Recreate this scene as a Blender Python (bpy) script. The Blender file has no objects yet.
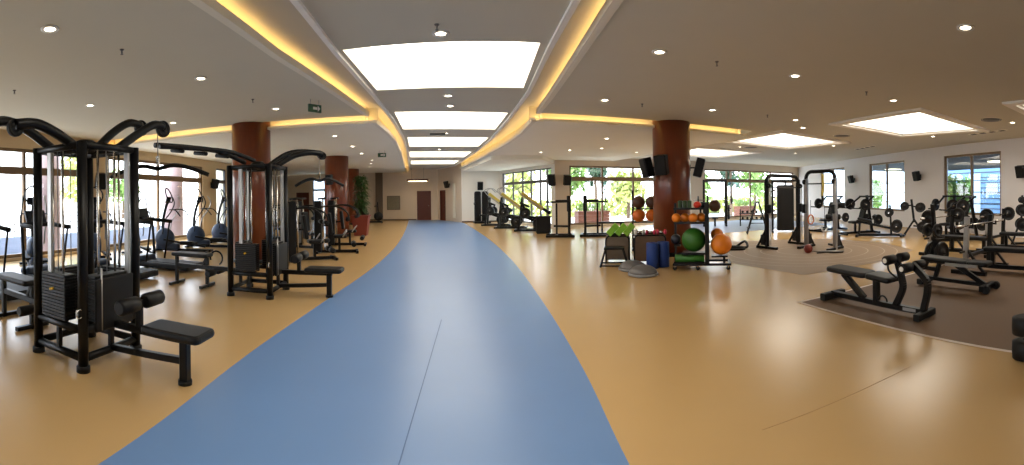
import bpy, math, random
from mathutils import Vector, Matrix
from mathutils.geometry import tessellate_polygon
random.seed(7)
PI = math.pi
C = bpy.context.scene.collection
UP = Vector((0, 0, 1))

# ------------------------------------------------------------------ materials
def nodes(name):
    m = bpy.data.materials.new(name); m.use_nodes = True
    nt = m.node_tree; nt.nodes.clear()
    out = nt.nodes.new('ShaderNodeOutputMaterial')
    return m, nt, out
def srgb(c):
    return tuple(((v / 255) / 12.92 if v / 255 <= .04045 else ((v / 255 + .055) / 1.055) ** 2.4) for v in c) + (1,)
def mat(name, rgb, rough=.5, metal=0, var=.06, scale=6, spec=.5, bump=0, rgb2=None, coat=0, stretch=None):
    m, nt, out = nodes(name)
    b = nt.nodes.new('ShaderNodeBsdfPrincipled')
    b.inputs['Roughness'].default_value = rough; b.inputs['Metallic'].default_value = metal
    b.inputs['Specular IOR Level'].default_value = spec; b.inputs['Coat Weight'].default_value = coat
    tc = nt.nodes.new('ShaderNodeTexCoord'); mp = nt.nodes.new('ShaderNodeMapping')
    if stretch: mp.inputs['Scale'].default_value = stretch
    nz = nt.nodes.new('ShaderNodeTexNoise'); nz.inputs['Scale'].default_value = scale; nz.inputs['Detail'].default_value = 4
    nt.links.new(tc.outputs['Object'], mp.inputs[0]); nt.links.new(mp.outputs[0], nz.inputs[0])
    mx = nt.nodes.new('ShaderNodeMix'); mx.data_type = 'RGBA'
    c = srgb(rgb)
    if rgb2: a, d = c, srgb(rgb2)
    else:
        a = tuple(max(0, v * (1 - var)) for v in c[:3]) + (1,); d = tuple(min(1, v * (1 + var)) for v in c[:3]) + (1,)
    mx.inputs[6].default_value = a; mx.inputs[7].default_value = d
    nt.links.new(nz.outputs[0], mx.inputs[0]); nt.links.new(mx.outputs[2], b.inputs['Base Color'])
    if bump:
        bp = nt.nodes.new('ShaderNodeBump'); bp.inputs['Strength'].default_value = bump; bp.inputs['Distance'].default_value = .01
        nt.links.new(nz.outputs[0], bp.inputs['Height']); nt.links.new(bp.outputs[0], b.inputs['Normal'])
    nt.links.new(b.outputs[0], out.inputs[0])
    return m
def emit(name, rgb, strength):
    m, nt, out = nodes(name)
    e = nt.nodes.new('ShaderNodeEmission'); e.inputs[0].default_value = srgb(rgb); e.inputs[1].default_value = strength
    nt.links.new(e.outputs[0], out.inputs[0]); return m
def glass(name, tint=(245, 250, 255), gloss=.08):
    m, nt, out = nodes(name)
    t = nt.nodes.new('ShaderNodeBsdfTransparent'); t.inputs[0].default_value = srgb(tint)
    g = nt.nodes.new('ShaderNodeBsdfGlossy'); g.inputs['Roughness'].default_value = .02
    mx = nt.nodes.new('ShaderNodeMixShader'); mx.inputs[0].default_value = gloss
    nt.links.new(t.outputs[0], mx.inputs[1]); nt.links.new(g.outputs[0], mx.inputs[2]); nt.links.new(mx.outputs[0], out.inputs[0])
    return m
M = dict(
    yellow_floor=mat('yellow_floor', (189, 156, 107), .24, var=.05, scale=1.2, spec=.5),
    blue_floor=mat('blue_floor', (102, 136, 184), .3, var=.05, scale=1.2, spec=.4),
    seam=mat('seam', (176, 138, 88), .6),
    blue_seam=mat('blue_seam', (80, 108, 152), .6),
    zone=mat('zone_floor', (150, 128, 104), .55, scale=30, stretch=(1, 8, 1), rgb2=(128, 108, 88), spec=.3),
    ring=mat('zone_ring', (170, 152, 130), .55, spec=.3),
    rubber=mat('rubber_floor', (112, 88, 66), .6, var=.08, scale=60, spec=.3),
    blue_grey=mat('grey_floor', (120, 128, 148), .45, var=.06, scale=20),
    white_line=mat('white_line', (214, 200, 186), .6),
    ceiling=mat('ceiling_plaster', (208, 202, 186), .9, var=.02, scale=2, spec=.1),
    ceiling_lit=mat('ceiling_plaster_lit', (240, 236, 222), .9, var=.02, scale=2, spec=.1),  # lighter copy of the plaster; window light is put into the colour
    trim=mat('plaster_trim', (232, 226, 210), .85, var=.02, spec=.1),
    white_plaster=mat('white_plaster', (244, 240, 232), .85, var=.02, spec=.1),
    cream=mat('cream_wall', (214, 192, 158), .85, var=.03, scale=1.5, spec=.15),
    pale=mat('pale_wall', (224, 220, 220), .85, var=.02, scale=1.5, spec=.15),
    farwall=mat('far_wall', (216, 200, 180), .85, var=.03, scale=1.5, spec=.15),
    frame=mat('bronze_frame', (122, 96, 66), .45, var=.08, scale=20),
    grey_frame=mat('grey_frame', (92, 88, 86), .45),
    glass=glass('window_glass'),
    blue_glass=glass('blue_window_glass', (200, 222, 240), .14),
    door=mat('brown_door', (98, 42, 24), .45, scale=10, stretch=(6, 6, 1), rgb2=(78, 32, 18)),
    column=mat('red_wood', (126, 60, 30), .3, scale=5, stretch=(5, 5, .6), rgb2=(98, 42, 18), coat=.25),
    black=mat('black_metal', (11, 11, 13), .38, var=.15, spec=.28),
    satin=mat('black_satin', (15, 15, 17), .5, var=.15, spec=.3),
    vinyl=mat('black_vinyl', (13, 13, 15), .48, var=.2, spec=.3, scale=40, bump=.05),
    rubber_black=mat('black_rubber', (13, 13, 14), .6, var=.2, scale=30, spec=.3),
    plate=mat('dark_plate', (18, 18, 20), .45, var=.15, scale=12, spec=.35),
    stack=mat('stack_plate', (16, 16, 18), .45, var=.15, scale=12, spec=.35),
    chrome=mat('chrome', (210, 206, 200), .18, 1, var=.04),
    silver=mat('silver_metal', (170, 168, 166), .35, .7, var=.05),
    grey_plastic=mat('grey_plastic', (128, 128, 130), .5),
    bluegrey=mat('blue_grey_plastic', (46, 62, 88), .4, var=.08),
    screen=mat('console_screen', (30, 36, 48), .15),
    yellow=mat('yellow_paint', (214, 190, 84), .4, var=.05),
    pin=mat('yellow_pin', (236, 190, 40), .4),
    orange=mat('orange_rubber', (236, 132, 30), .4, var=.06, scale=12),
    deeporange=mat('deep_orange_rubber', (214, 108, 30), .45, var=.06, scale=12),
    green=mat('green_rubber', (52, 110, 34), .45, var=.1, scale=10),
    lime=mat('lime_plastic', (140, 196, 66), .45, var=.06),
    darkgreen=mat('dark_green_rubber', (44, 72, 34), .5, var=.1),
    brownball=mat('brown_leather', (78, 46, 30), .5, var=.12, scale=14),
    redball=mat('red_leather', (122, 40, 22), .45, var=.1, scale=14),
    navy=mat('navy_rubber', (24, 30, 46), .4, var=.1),
    blue=mat('blue_foam', (26, 58, 128), .6, var=.12, scale=30),
    bosu=mat('grey_dome', (96, 94, 94), .4, var=.06, scale=10),
    pink=mat('pink_vinyl', (206, 50, 88), .4), red=mat('red_plastic', (224, 52, 26), .4),
    white=mat('white_plastic', (226, 222, 216), .4),
    wood=mat('brown_board', (104, 78, 54), .5, scale=8, stretch=(1, 6, 6), rgb2=(84, 60, 40)),
    greywood=mat('grey_board', (116, 100, 84), .5, scale=8, stretch=(1, 6, 6), rgb2=(98, 84, 70)),
    terracotta=mat('terracotta', (122, 46, 28), .5, var=.08),
    planter=mat('planter_wood', (150, 92, 70), .6, scale=8, stretch=(1, 1, 6), rgb2=(126, 72, 54)),
    leaf=mat('leaf', (72, 108, 48), .5, rgb2=(36, 70, 26), scale=3),
    leaf2=mat('tree_leaf', (150, 178, 96), .6, rgb2=(92, 132, 58), scale=.8),
    leaf3=mat('dark_tree_leaf', (74, 104, 76), .6, rgb2=(46, 76, 56), scale=.8),
    leaf4=mat('yellow_tree_leaf', (204, 200, 124), .6, rgb2=(150, 172, 90), scale=.8),
    bark=mat('bark', (104, 84, 66), .8, var=.2, scale=8),
    terrace=mat('terrace_stone', (226, 218, 206), .8, var=.04, scale=2),
    shaded_terrace=mat('terrace_shade', (150, 164, 190), .7, var=.05, scale=2),  # blue grey of the terrace floor in shade, put into the colour
    outcolumn=mat('outdoor_column', (150, 130, 132), .6, var=.05),
    bluewall=mat('blue_facade', (150, 184, 224), .5, var=.05), whitewall=mat('white_facade', (236, 238, 242), .7),
    darkceil=mat('dark_soffit', (20, 18, 17), .8),
    sign_green=mat('sign_green', (40, 84, 56), .4),
    artwork=mat('artwork', (150, 140, 118), .7, scale=9, rgb2=(112, 108, 96)),
    led=emit('warm_cove_light', (255, 210, 132), 6.5),
    skylight=emit('skylight_glow', (255, 246, 230), 4.2),  # opaque pane; its emission stands in for daylight under the closed roof
    lamp=emit('lamp_glow', (255, 238, 206), 14),
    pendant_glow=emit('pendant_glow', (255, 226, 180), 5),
)

# ------------------------------------------------------------------ mesh builder
def frame_z(d, hint=None):
    z = Vector(d).normalized()
    h = Vector(hint) if hint else (UP if abs(z.z) < .95 else Vector((1, 0, 0)))
    x = h.cross(z).normalized(); y = z.cross(x)
    return Matrix((x, y, z)).transposed()
class MB:
    def __init__(s): s.v = []; s.f = []; s.sm = []
    def add(s, vs, fs, smooth=False, mx=None):
        b = len(s.v)
        s.v += [tuple(mx @ Vector(v)) if mx else tuple(v) for v in vs]
        s.f += [tuple(b + i for i in f) for f in fs]; s.sm += [smooth] * len(fs)
        return s
    def box(s, c, size, rz=0, mx=None):
        x, y, z = (q / 2 for q in size)
        vs = [(i * x, j * y, k * z) for i in (-1, 1) for j in (-1, 1) for k in (-1, 1)]
        fs = [(0, 1, 3, 2), (4, 6, 7, 5), (0, 4, 5, 1), (2, 3, 7, 6), (0, 2, 6, 4), (1, 5, 7, 3)]
        m = Matrix.Translation(c) @ Matrix.Rotation(rz, 4, 'Z')
        if mx: m = Matrix.Translation(c) @ mx.to_4x4()
        return s.add(vs, fs, False, m)
    def pad(s, c, size, r=.04, e=.02, mx=None, seg=4):
        """a cushion: rounded plan corners r, rounded top and bottom edges e"""
        x, y, z = (q / 2 for q in size); r = min(r, x * .98, y * .98); e = min(e, z * .9)
        rings = []
        for zz, ins in ((-z, e), (-z + e * .3, e * .3), (-z + e, 0), (z - e, 0), (z - e * .3, e * .3), (z, e)):
            ring = []
            for cx, cy, a0 in ((1, 1, 0), (-1, 1, 90), (-1, -1, 180), (1, -1, 270)):
                for k in range(seg + 1):
                    a = math.radians(a0 + 90 * k / seg); q = max(r - ins, .002)
                    ring.append((cx * (x - r) + math.cos(a) * q, cy * (y - r) + math.sin(a) * q, zz))
            rings.append(ring)
        n = len(rings[0]); vs = sum(rings, []); fs = []
        for k in range(len(rings) - 1):
            for i in range(n):
                j = (i + 1) % n; fs.append((k * n + i, k * n + j, (k + 1) * n + j, (k + 1) * n + i))
        fs.append(tuple(range(n))[::-1]); fs.append(tuple((len(rings) - 1) * n + i for i in range(n)))
        m = Matrix.Translation(c) @ (mx.to_4x4() if mx else Matrix.Identity(4))
        return s.add(vs, fs, False, m)
    def bar(s, a, b, w=.06, h=None, hint=None):
        a = Vector(a); b = Vector(b); d = b - a
        return s.pad_raw((a + b) / 2, (w, h or w, d.length), frame_z(d, hint))
    def pad_raw(s, c, size, mx):
        x, y, z = (q / 2 for q in size); e = min(x, y) * .22
        pts = [(x - e, -y), (x, -y + e), (x, y - e), (x - e, y), (-x + e, y), (-x, y - e), (-x, -y + e), (-x + e, -y)]
        vs = [(p[0], p[1], -z) for p in pts] + [(p[0], p[1], z) for p in pts]
        fs = [(i, (i + 1) % 8, 8 + (i + 1) % 8, 8 + i) for i in range(8)] + [tuple(range(8))[::-1], tuple(range(8, 16))]
        return s.add(vs, fs, False, Matrix.Translation(c) @ mx.to_4x4())
    def tube(s, pts, r=.02, n=10, caps=True, closed=False):
        pts = [Vector(p) for p in pts]; k = len(pts); rs = r if isinstance(r, (list, tuple)) else [r] * k
        vs = []; prev = None
        for i, p in enumerate(pts):
            if closed: d = pts[(i + 1) % k] - pts[i - 1]
            else: d = pts[min(i + 1, k - 1)] - pts[max(i - 1, 0)]
            d.normalize()
            if prev is None: x = (UP if abs(d.z) < .9 else Vector((1, 0, 0))).cross(d).normalized()
            else: x = (prev - d * prev.dot(d)).normalized()
            prev = x; y = d.cross(x)
            vs += [tuple(p + (x * math.cos(2 * PI * j / n) + y * math.sin(2 * PI * j / n)) * rs[i]) for j in range(n)]
        fs = []
        for i in range(k if closed else k - 1):
            i2 = (i + 1) % k
            for j in range(n):
                j2 = (j + 1) % n; fs.append((i * n + j, i * n + j2, i2 * n + j2, i2 * n + j))
        b = len(s.v); s.add(vs, fs, True)
        if caps and not closed:
            s.f += [tuple(b + j for j in range(n))[::-1], tuple(b + (k - 1) * n + j for j in range(n))]; s.sm += [False, False]
        return s
    def lathe(s, prof, c=(0, 0, 0), axis=(0, 0, 1), n=24, smooth=True, cap=True):
        m = Matrix.Translation(c) @ frame_z(axis).to_4x4(); vs = []
        for r, z in prof: vs += [(r * math.cos(2 * PI * j / n), r * math.sin(2 * PI * j / n), z) for j in range(n)]
        fs = [(i * n + j, i * n + (j + 1) % n, (i + 1) * n + (j + 1) % n, (i + 1) * n + j) for i in range(len(prof) - 1) for j in range(n)]
        b = len(s.v); s.add(vs, fs, smooth, m)
        for i, flip in ((0, True), (len(prof) - 1, False)):
            if cap and prof[i][0] > 1e-4:
                t = tuple(b + i * n + j for j in range(n)); s.f.append(t[::-1] if flip else t); s.sm.append(False)
        return s
    def cyl(s, a, b, r, n=20, e=.006):
        a = Vector(a); b = Vector(b); L = (b - a).length
        return s.lathe([(r - e, 0), (r, e), (r, L - e), (r - e, L)], a, b - a, n, False if n < 10 else True)
    def ball(s, c, r, n=24, sq=1):
        prof = [(max(r * math.sin(PI * k / 14), 0.0005), -r * sq * math.cos(PI * k / 14)) for k in range(15)]
        return s.lathe(prof, c, (0, 0, 1), n)
    def disc(s, c, axis, r, t, hole=0, n=28):
        """weight plate: raised rim, dished face, hub"""
        h = t / 2
        return s.lathe([(.02, -h), (r * .3, -h), (r * .34, -h * .45), (r * .8, -h * .45), (r * .86, -h), (r * .97, -h), (r, -h * .6), (r, h * .6), (r * .97, h), (r * .86, h), (r * .8, h * .45), (r * .34, h * .45), (r * .3, h), (.02, h), (.02, -h)], c, axis, n, True, False)
    def poly(s, outer, z, holes=(), flip=False):
        loops = [[Vector((x, y, 0)) for x, y in outer]] + [[Vector((x, y, 0)) for x, y in h] for h in holes]
        tris = tessellate_polygon(loops); vs = [(v.x, v.y, z) for l in loops for v in l]
        return s.add(vs, [t if not flip else t[::-1] for t in tris])
    def prism(s, pts, z0, z1):
        n = len(pts); vs = [(x, y, z0) for x, y in pts] + [(x, y, z1) for x, y in pts]
        return s.add(vs, [(i, (i + 1) % n, n + (i + 1) % n, n + i) for i in range(n)] + [tuple(range(n))[::-1], tuple(range(n, 2 * n))])
    def build(s, name, m, parent=None, loc=None, rz=0):
        me = bpy.data.meshes.new(name); me.from_pydata(s.v, [], s.f)
        me.polygons.foreach_set('use_smooth', s.sm); me.materials.append(M[m] if isinstance(m, str) else m); me.update()
        o = bpy.data.objects.new(name, me); C.objects.link(o)
        if parent: o.parent = parent
        if loc: o.location = loc
        if rz: o.rotation_euler.z = rz
        return o
def arc(c, r, a0, a1, n=10, plane='xz'):
    out = []
    for k in range(n + 1):
        a = math.radians(a0 + (a1 - a0) * k / n); u, w = r * math.cos(a), r * math.sin(a)
        out.append((c[0] + u, c[1], c[2] + w) if plane == 'xz' else ((c[0] + u, c[1] + w, c[2]) if plane == 'xy' else (c[0], c[1] + u, c[2] + w)))
    return out
def smooth(pts, n=6):
    pts = [Vector(p) for p in pts]; out = []
    for i in range(len(pts) - 1):
        p0, p1, p2, p3 = pts[max(i - 1, 0)], pts[i], pts[i + 1], pts[min(i + 2, len(pts) - 1)]
        for k in range(n):
            t = k / n
            out.append(.5 * ((2 * p1) + (p2 - p0) * t + (2 * p0 - 5 * p1 + 4 * p2 - p3) * t * t + (3 * p1 - p0 - 3 * p2 + p3) * t ** 3))
    return out + [pts[-1]]
def tag(o, label, cat, group=None, kind=None):
    o['label'] = label; o['category'] = cat
    if group: o['group'] = group
    if kind: o['kind'] = kind
    return o
def thing(name, label, cat, loc=(0, 0, 0), rz=0, group=None):
    o = bpy.data.objects.new(name, None); C.objects.link(o); o.empty_display_size = .2
    o.location = loc; o.rotation_euler.z = rz
    return tag(o, label, cat, group)
def struct(o, label=None):
    o['kind'] = 'structure'
    if label: o['label'] = label
    return o
def dup(root, loc, rz, label, group=None):
    r = root.copy(); C.objects.link(r); r.location = loc; r.rotation_euler.z = rz; r['label'] = label
    if group: r['group'] = group
    for ch in list(root.children):
        c = ch.copy(); C.objects.link(c); c.parent = r
        for g in list(ch.children):
            d = g.copy(); C.objects.link(d); d.parent = c
    return r

# ------------------------------------------------------------------ camera
F = 420.0
cd = bpy.data.cameras.new('camera'); cam = bpy.data.objects.new('camera', cd); C.objects.link(cam)
cd.type = 'PANO'; cd.panorama_type = 'CENTRAL_CYLINDRICAL'; cd.central_cylindrical_radius = 1
cd.central_cylindrical_range_u_min = -512 / F; cd.central_cylindrical_range_u_max = 512 / F
cd.central_cylindrical_range_v_min = -(465 - 197) / F; cd.central_cylindrical_range_v_max = 197 / F
cam.matrix_world = Matrix.Translation((0, 0, 1.6)) @ Matrix.Rotation(5 / F, 4, 'Y') @ Matrix.Rotation(-82 / F, 4, 'Z') @ Matrix.Rotation(PI / 2, 4, 'X')
bpy.context.scene.camera = cam

# ------------------------------------------------------------------ room
ROOM = [(-9.42, -8), (9.0, -8), (23.7, 19.7), (6.05, 19.7), (4.37, 26), (1.96, 26), (.55, 29.3), (-12, 29.3), (-12, 20), (-9.42, 20)]
fl = MB(); fl.prism(ROOM, -.2, 0); struct(fl.build('floor', 'yellow_floor'), 'glossy yellow linoleum gym floor')
PL = smooth([(-1.75, -8, 0), (-1.8, 0, 0), (-1.83, 2.2, 0), (-1.83, 4.05, 0), (-1.63, 6.4, 0), (-1.34, 9.2, 0), (-1.17, 12.3, 0), (-1.13, 15.7, 0), (-1.25, 22, 0), (-1.5, 29.2, 0)], 8)
PR = smooth([(1.0, -8, 0), (1.0, 1.2, 0), (1.12, 2.22, 0), (1.38, 3.75, 0), (1.68, 6.3, 0), (2.02, 10.5, 0), (2.17, 16, 0), (2.1, 22, 0), (1.9, 26, 0), (.53, 29.2, 0)], 8)
pb = MB(); pb.poly([(p.x, p.y) for p in PL] + [(p.x, p.y) for p in PR[::-1]], .003)
struct(pb.build('floor_path', 'blue_floor'), 'curving blue linoleum path set into the yellow floor')
sm = MB(); sm.bar((.13, 5.46, .002), (-.24, 2.2, .002), .008, .006); sm.bar((-.24, 2.2, .002), (-.6, -1, .002), .008, .006)
struct(sm.build('trim_1', 'blue_seam'), 'thin weld seam across the blue path')
sm = MB(); sm.bar((3.5, 1.6, 0), (2.0, 2.0, 0), .006, .004, (0, 0, 1)); struct(sm.build('trim_2', 'seam'), 'thin weld seam across the yellow floor')
# exercise zones and a blue grey patch laid into the floor
ZP = [(6.36, 5.17), (8.83, 4.58), (10.6, 4.75), (11.8, 6.3), (11.9, 8.5), (10.6, 9.9), (9.2, 10.5), (6.4, 10.2)]
zb = MB(); zb.poly(ZP, .004); zo = struct(zb.build('floor_zone', 'zone'), 'grey brown vinyl exercise zone under the cable rig with circles')
rg = MB()
for r in (.8, 1.25, 1.7, 2.15, 2.5):
    n = 64
    for k in range(n):
        a0, a1 = 2 * PI * k / n, 2 * PI * (k + 1) / n
        q = [(9.1 + rr * math.cos(a), 7.3 + rr * math.sin(a), .006) for rr, a in ((r, a0), (r + .03, a0), (r + .03, a1), (r, a1))]
        rg.add(q, [(0, 1, 2, 3)])
o = rg.build('circle_marking', 'ring', zo); o['label'] = 'pale concentric circles on the exercise zone'
A = Vector((4.74, 3.9)); U = Vector((.982, -.19)); V = Vector((-.19, -.982))
def mp(a, b): p = A + U * a + V * b; return (p.x, p.y)
rb = MB(); rb.poly([mp(0, 0), mp(0, 9.5), mp(5, 9.5), mp(6.2, 4), mp(7.4, 1), mp(7.4, 0)], .004)
ro = struct(rb.build('floor_rubber', 'rubber'), 'dark brown rubber free weight floor')
wl = MB(); wl.poly([mp(-.05, -.05), mp(-.05, 9.5), mp(0, 9.5), mp(0, 0), mp(7.4, 0), mp(7.4, -.05)], .005)
struct(wl.build('trim_3', 'white_line'), 'white border line around the rubber floor')
gm = MB(); gm.poly([(10.5, 13.2), (17.5, 12.4), (19.5, 18.8), (10.5, 18.8)], .004)  # plain blue grey patch over the yellow floor
struct(gm.build('floor_blue_grey', 'blue_grey'), 'blue grey patch of floor in front of the far windows')

def wall(name, p0, p1, openings=(), m='cream', h=3.75, t=.25, label=None):
    """wall from p0 to p1 (interior on the left hand side), openings as (s0, s1, z0, z1)"""
    p0 = Vector(p0); p1 = Vector(p1); d = p1 - p0; L = d.length; u = d / L; n = Vector((u.y, -u.x))
    b = MB(); a = math.atan2(u.y, u.x)
    def piece(s0, s1, z0, z1):
        if s1 - s0 < .001 or z1 - z0 < .001: return
        c = p0 + u * (s0 + s1) / 2 + n * t / 2
        b.box((c.x, c.y, (z0 + z1) / 2), (s1 - s0, t, z1 - z0), a)
    s = 0
    for s0, s1, z0, z1 in sorted(openings):
        piece(s, s0, 0, h); piece(s0, s1, 0, z0); piece(s0, s1, z1, h); s = s1
    piece(s, L, 0, h)
    o = struct(b.build(name, m), label)
    return o, p0, u, n
def window(i, W, s0, s1, z0, z1, mull=(), trans=(), m='frame', g='glass', w=.07, dep=.1, label=None):
    _, p0, u, n = W; a = math.atan2(u.y, u.x); b = MB()
    def bx(sa, sb, za, zb, dd=dep):
        c = p0 + u * (sa + sb) / 2 + n * .1; b.box((c.x, c.y, (za + zb) / 2), (sb - sa, dd, zb - za), a)
    bx(s0, s1, z0, z0 + w); bx(s0, s1, z1 - w, z1); bx(s0, s0 + w, z0, z1); bx(s1 - w, s1, z0, z1)
    for q in mull: bx(q - w / 2, q + w / 2, z0, z1, dep * .9)
    for q in trans: bx(s0, s1, q - w * 1.15, q + w * 1.15, dep * 1.05)
    o = struct(b.build('window_%d' % i, m), label)
    gp = MB(); a0 = p0 + u * s0 + n * .1; a1 = p0 + u * s1 + n * .1
    gp.add([(a0.x, a0.y, z0), (a1.x, a1.y, z0), (a1.x, a1.y, z1), (a0.x, a0.y, z1)], [(0, 1, 2, 3)])
    gp.build('glass_pane', g, o)
    return o
# left wall runs from far to near so that its interior is on the left hand side
WL = wall('wall_left', (-9.42, 20), (-9.42, -8), [(11.25, 19.5, .08, 3.03), (4.3, 10.2, .08, 3.03), (2.1, 3.1, .08, 3.03), (20.2, 26.5, .08, 3.03)], 'cream')
window(1, WL, 11.25, 19.5, .08, 3.03, (13.43, 16.5), (2.43,), w=.09, label='wide bronze framed window behind the near cable tower')
window(2, WL, 4.3, 10.2, .08, 3.03, (7.42,), (2.43,), w=.09, label='bronze framed window behind the cross trainers')
window(3, WL, 2.1, 3.1, .08, 3.03, (), (2.43,), 'grey_frame', 'blue_glass', label='narrow bluish window past the wall speaker')
window(4, WL, 20.2, 26.5, .08, 3.03, (23.3,), (2.43,), w=.09)
wall('wall_left_far_return', (-12, 20), (-9.42, 20), (), 'farwall')
wall('wall_left_far', (-12, 29.3), (-12, 20), (), 'farwall')
WF = wall('wall_far', (.55, 29.3), (-12, 29.3), [(.48, 1.46, 0, 2.03), (8.03, 8.95, .05, 3.0), (9.23, 10.19, 0, 2.03)], 'farwall')
window(5, WF, 8.03, 8.95, .05, 3.0, (), (2.2,), 'grey_frame', 'blue_glass', label='tall bluish glazed opening in the far wall')
WA = wall('wall_right_far', (1.96, 26), (.55, 29.3), [(2.35, 3.2, 0, 2.05)], 'farwall')
wall('wall_right_end', (4.37, 26), (1.96, 26), (), 'white_plaster')
WO = wall('wall_right_oblique', (6.05, 19.7), (4.37, 26), [(.35, 6.2, .12, 3.0)], 'white_plaster')
window(6, WO, .35, 6.2, .12, 3.0, (.9, 1.6, 2.6, 3.6, 4.8), (2.35,), 'grey_frame', label='tall grey framed window wall behind the yellow lever machines')
WB = wall('wall_back', (23.7, 19.7), (6.05, 19.7), [(.5, 8.6, .12, 3.08), (9.9, 16.9, .12, 3.08)], 'farwall')
window(7, WB, .5, 8.6, .12, 3.08, (2.9, 4.8, 6.8), (2.42,), w=.09, label='bronze framed window wall beyond the cable rig')
window(8, WB, 9.9, 16.9, .12, 3.08, (11.6, 13.3, 15.1), (2.42,), w=.09, label='bronze framed window wall beside the white pillar')
WR = wall('wall_right', (9.0, -8), (23.7, 19.7), [], 'pale')
bpy.data.objects.remove(WR[0])
u = WR[2]
def rs(x):
    th = (x - 430) / F; d = Vector((math.sin(th), math.cos(th))); n = Vector((u.y, -u.x))
    t = n.dot(Vector((9.0, -8))) / n.dot(d); return (d * t - Vector((9.0, -8))).dot(u)
ops = [(rs(1001), rs(943.6)), (rs(904.5), rs(869)), (rs(844.5), rs(821))]
WR = wall('wall_right', (9.0, -8), (23.7, 19.7), [(a, b, .72, 3.1) for a, b in ops], 'pale', label='pale wall with three windows beside the free weights')
lab = ['window in the pale wall nearest the bench presses', 'window in the pale wall behind the weight tree', 'narrow window in the pale wall behind the cable rig']
for i, (a, b) in enumerate(ops):
    wo = window(9 + i, WR, a, b, .72, 3.1, ((a + b) / 2,), (), 'frame', 'blue_glass', w=.09, label=lab[i])
    for z in (1.15, 1.6, 2.05):
        q = WR[1] + WR[2] * (a + b) / 2 + WR[3] * .13
        gb = MB(); gb.box((q.x, q.y, z), (b - a - .1, .02, .03), math.atan2(WR[2].y, WR[2].x)); gb.build('glazing_bar', 'grey_frame', wo)
wall('wall_behind', (-9.42, -8), (9.0, -8), (), 'cream')
def skirting(i, p0, p1, m='wood'):
    p0 = Vector(p0); p1 = Vector(p1); d = p1 - p0; uu = d.normalized(); n = Vector((-uu.y, uu.x)); c = (p0 + p1) / 2 + n * .012
    b = MB(); b.box((c.x, c.y, .04), (d.length, .024, .08), math.atan2(uu.y, uu.x)); struct(b.build(i, m))
skirting('baseboard_right', (9.0, -8), (23.7, 19.7), 'pale'); skirting('baseboard_far', (-.95, 29.3), (-7.3, 29.3)); skirting('baseboard_end', (4.37, 26), (1.96, 26))
def door(i, W, s0, s1, h, label):
    _, p0, uu, n = W; a = math.atan2(uu.y, uu.x); c = p0 + uu * (s0 + s1) / 2 + n * .08
    b = MB(); b.box((c.x, c.y, h / 2 - .01), (s1 - s0 - .06, .06, h), a); o = struct(b.build('door_%d' % i, 'door'), label)
    f = MB()
    for s, z, w, hh in ((s0 + .025, h / 2, .05, h), (s1 - .025, h / 2, .05, h), ((s0 + s1) / 2, h - .025, s1 - s0, .05)):
        q = p0 + uu * s + n * .04; f.box((q.x, q.y, z), (w, .12, hh), a)
    f.build('door_frame', 'door', o)
    k = MB(); q = p0 + uu * (s0 + .16) + n * .0; k.ball((q.x, q.y, 1.0), .03); k.build('door_handle', 'chrome', o)
door(1, WF, .48, 1.46, 2.03, 'brown door in the far wall at the end of the blue path')
door(2, WF, 9.23, 10.19, 2.03, 'brown door in the far wall behind the cable towers')
door(3, WA, 2.35, 3.2, 2.05, 'brown door in the angled wall beside the far wall door')
b = MB(); b.box((-3.55, 29.22, 1.75), (.5, .16, 3.5)); struct(b.build('trim_4', 'greywood'), 'grey pilaster on the far wall')
b = MB(); p = Vector((1.96, 26)) + WA[2] * 1.0 - WA[3] * .03; b.box((p.x, p.y, 1.35), (.28, .06, 2.2), math.atan2(WA[2].y, WA[2].x)); struct(b.build('trim_5', 'trim'), 'pale vertical panel on the angled wall')

# ------------------------------------------------------------------ ceilings
ZN, ZF, ZU = 3.5, 3.34, 3.74
LN = [(-2.15, -8), (-2.08, 1), (-2.04, 3.4), (-1.94, 5.2), (-1.66, 7.3), (-1.38, 9.6)]
LF = [(-1.22, 9.72), (-1.08, 11.3), (-1.03, 13), (-1.1, 16.5), (-1.26, 20), (-1.6, 29.25)]
RN = [(1.2, -8), (1.5, 1), (1.74, 3.7), (2.0, 5.6), (2.28, 7.8), (2.44, 9.35)]
RF = [(2.36, 9.5), (2.5, 11.3), (2.54, 13.2), (2.35, 18), (2.05, 22.5), (1.85, 25.95)]
IL = [(-1.5, -8), (-1.32, 2), (-1.2, 5.4), (-1.03, 7.8), (-.9, 10), (-.83, 13), (-.9, 17), (-1.02, 20.5), (-1.25, 26), (-1.4, 29.25)]
IR = [(.95, -8), (1.25, 2), (1.55, 5.2), (1.82, 7.5), (1.95, 10), (2.06, 14), (1.98, 18), (1.8, 21.5), (1.55, 25.9), (.5, 29.25)]
SKY = [[(-1.11, 5.36), (1.4, 5.12), (1.68, 7.32), (-.93, 7.5)], [(-.78, 9.46), (1.82, 9.57), (1.9, 12.0), (-.74, 11.9)],
       [(-.7, 13.5), (1.94, 13.65), (1.88, 16.15), (-.76, 16.0)], [(-.84, 17.8), (1.82, 18.0), (1.7, 20.5), (-.94, 20.2)],
       [(-.98, 22.2), (1.6, 22.4), (1.45, 24.7), (-1.08, 24.5)],
       [(-1.2, 1.1), (1.1, 1.0), (1.3, 3.2), (-1.15, 3.3)]]
COF = [[(9.6, 6.35), (9.06, 3.89), (12.16, 3.35), (12.4, 5.9)], [(10.0, 11.3), (9.8, 8.75), (12.93, 8.75), (13.1, 11.5)],
       [(10.4, 16.5), (10.3, 13.8), (13.4, 13.8), (13.6, 16.6)], [(8.9, 1.5), (8.3, -1.1), (10.9, -1.6), (11.3, 1.0)]]
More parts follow.
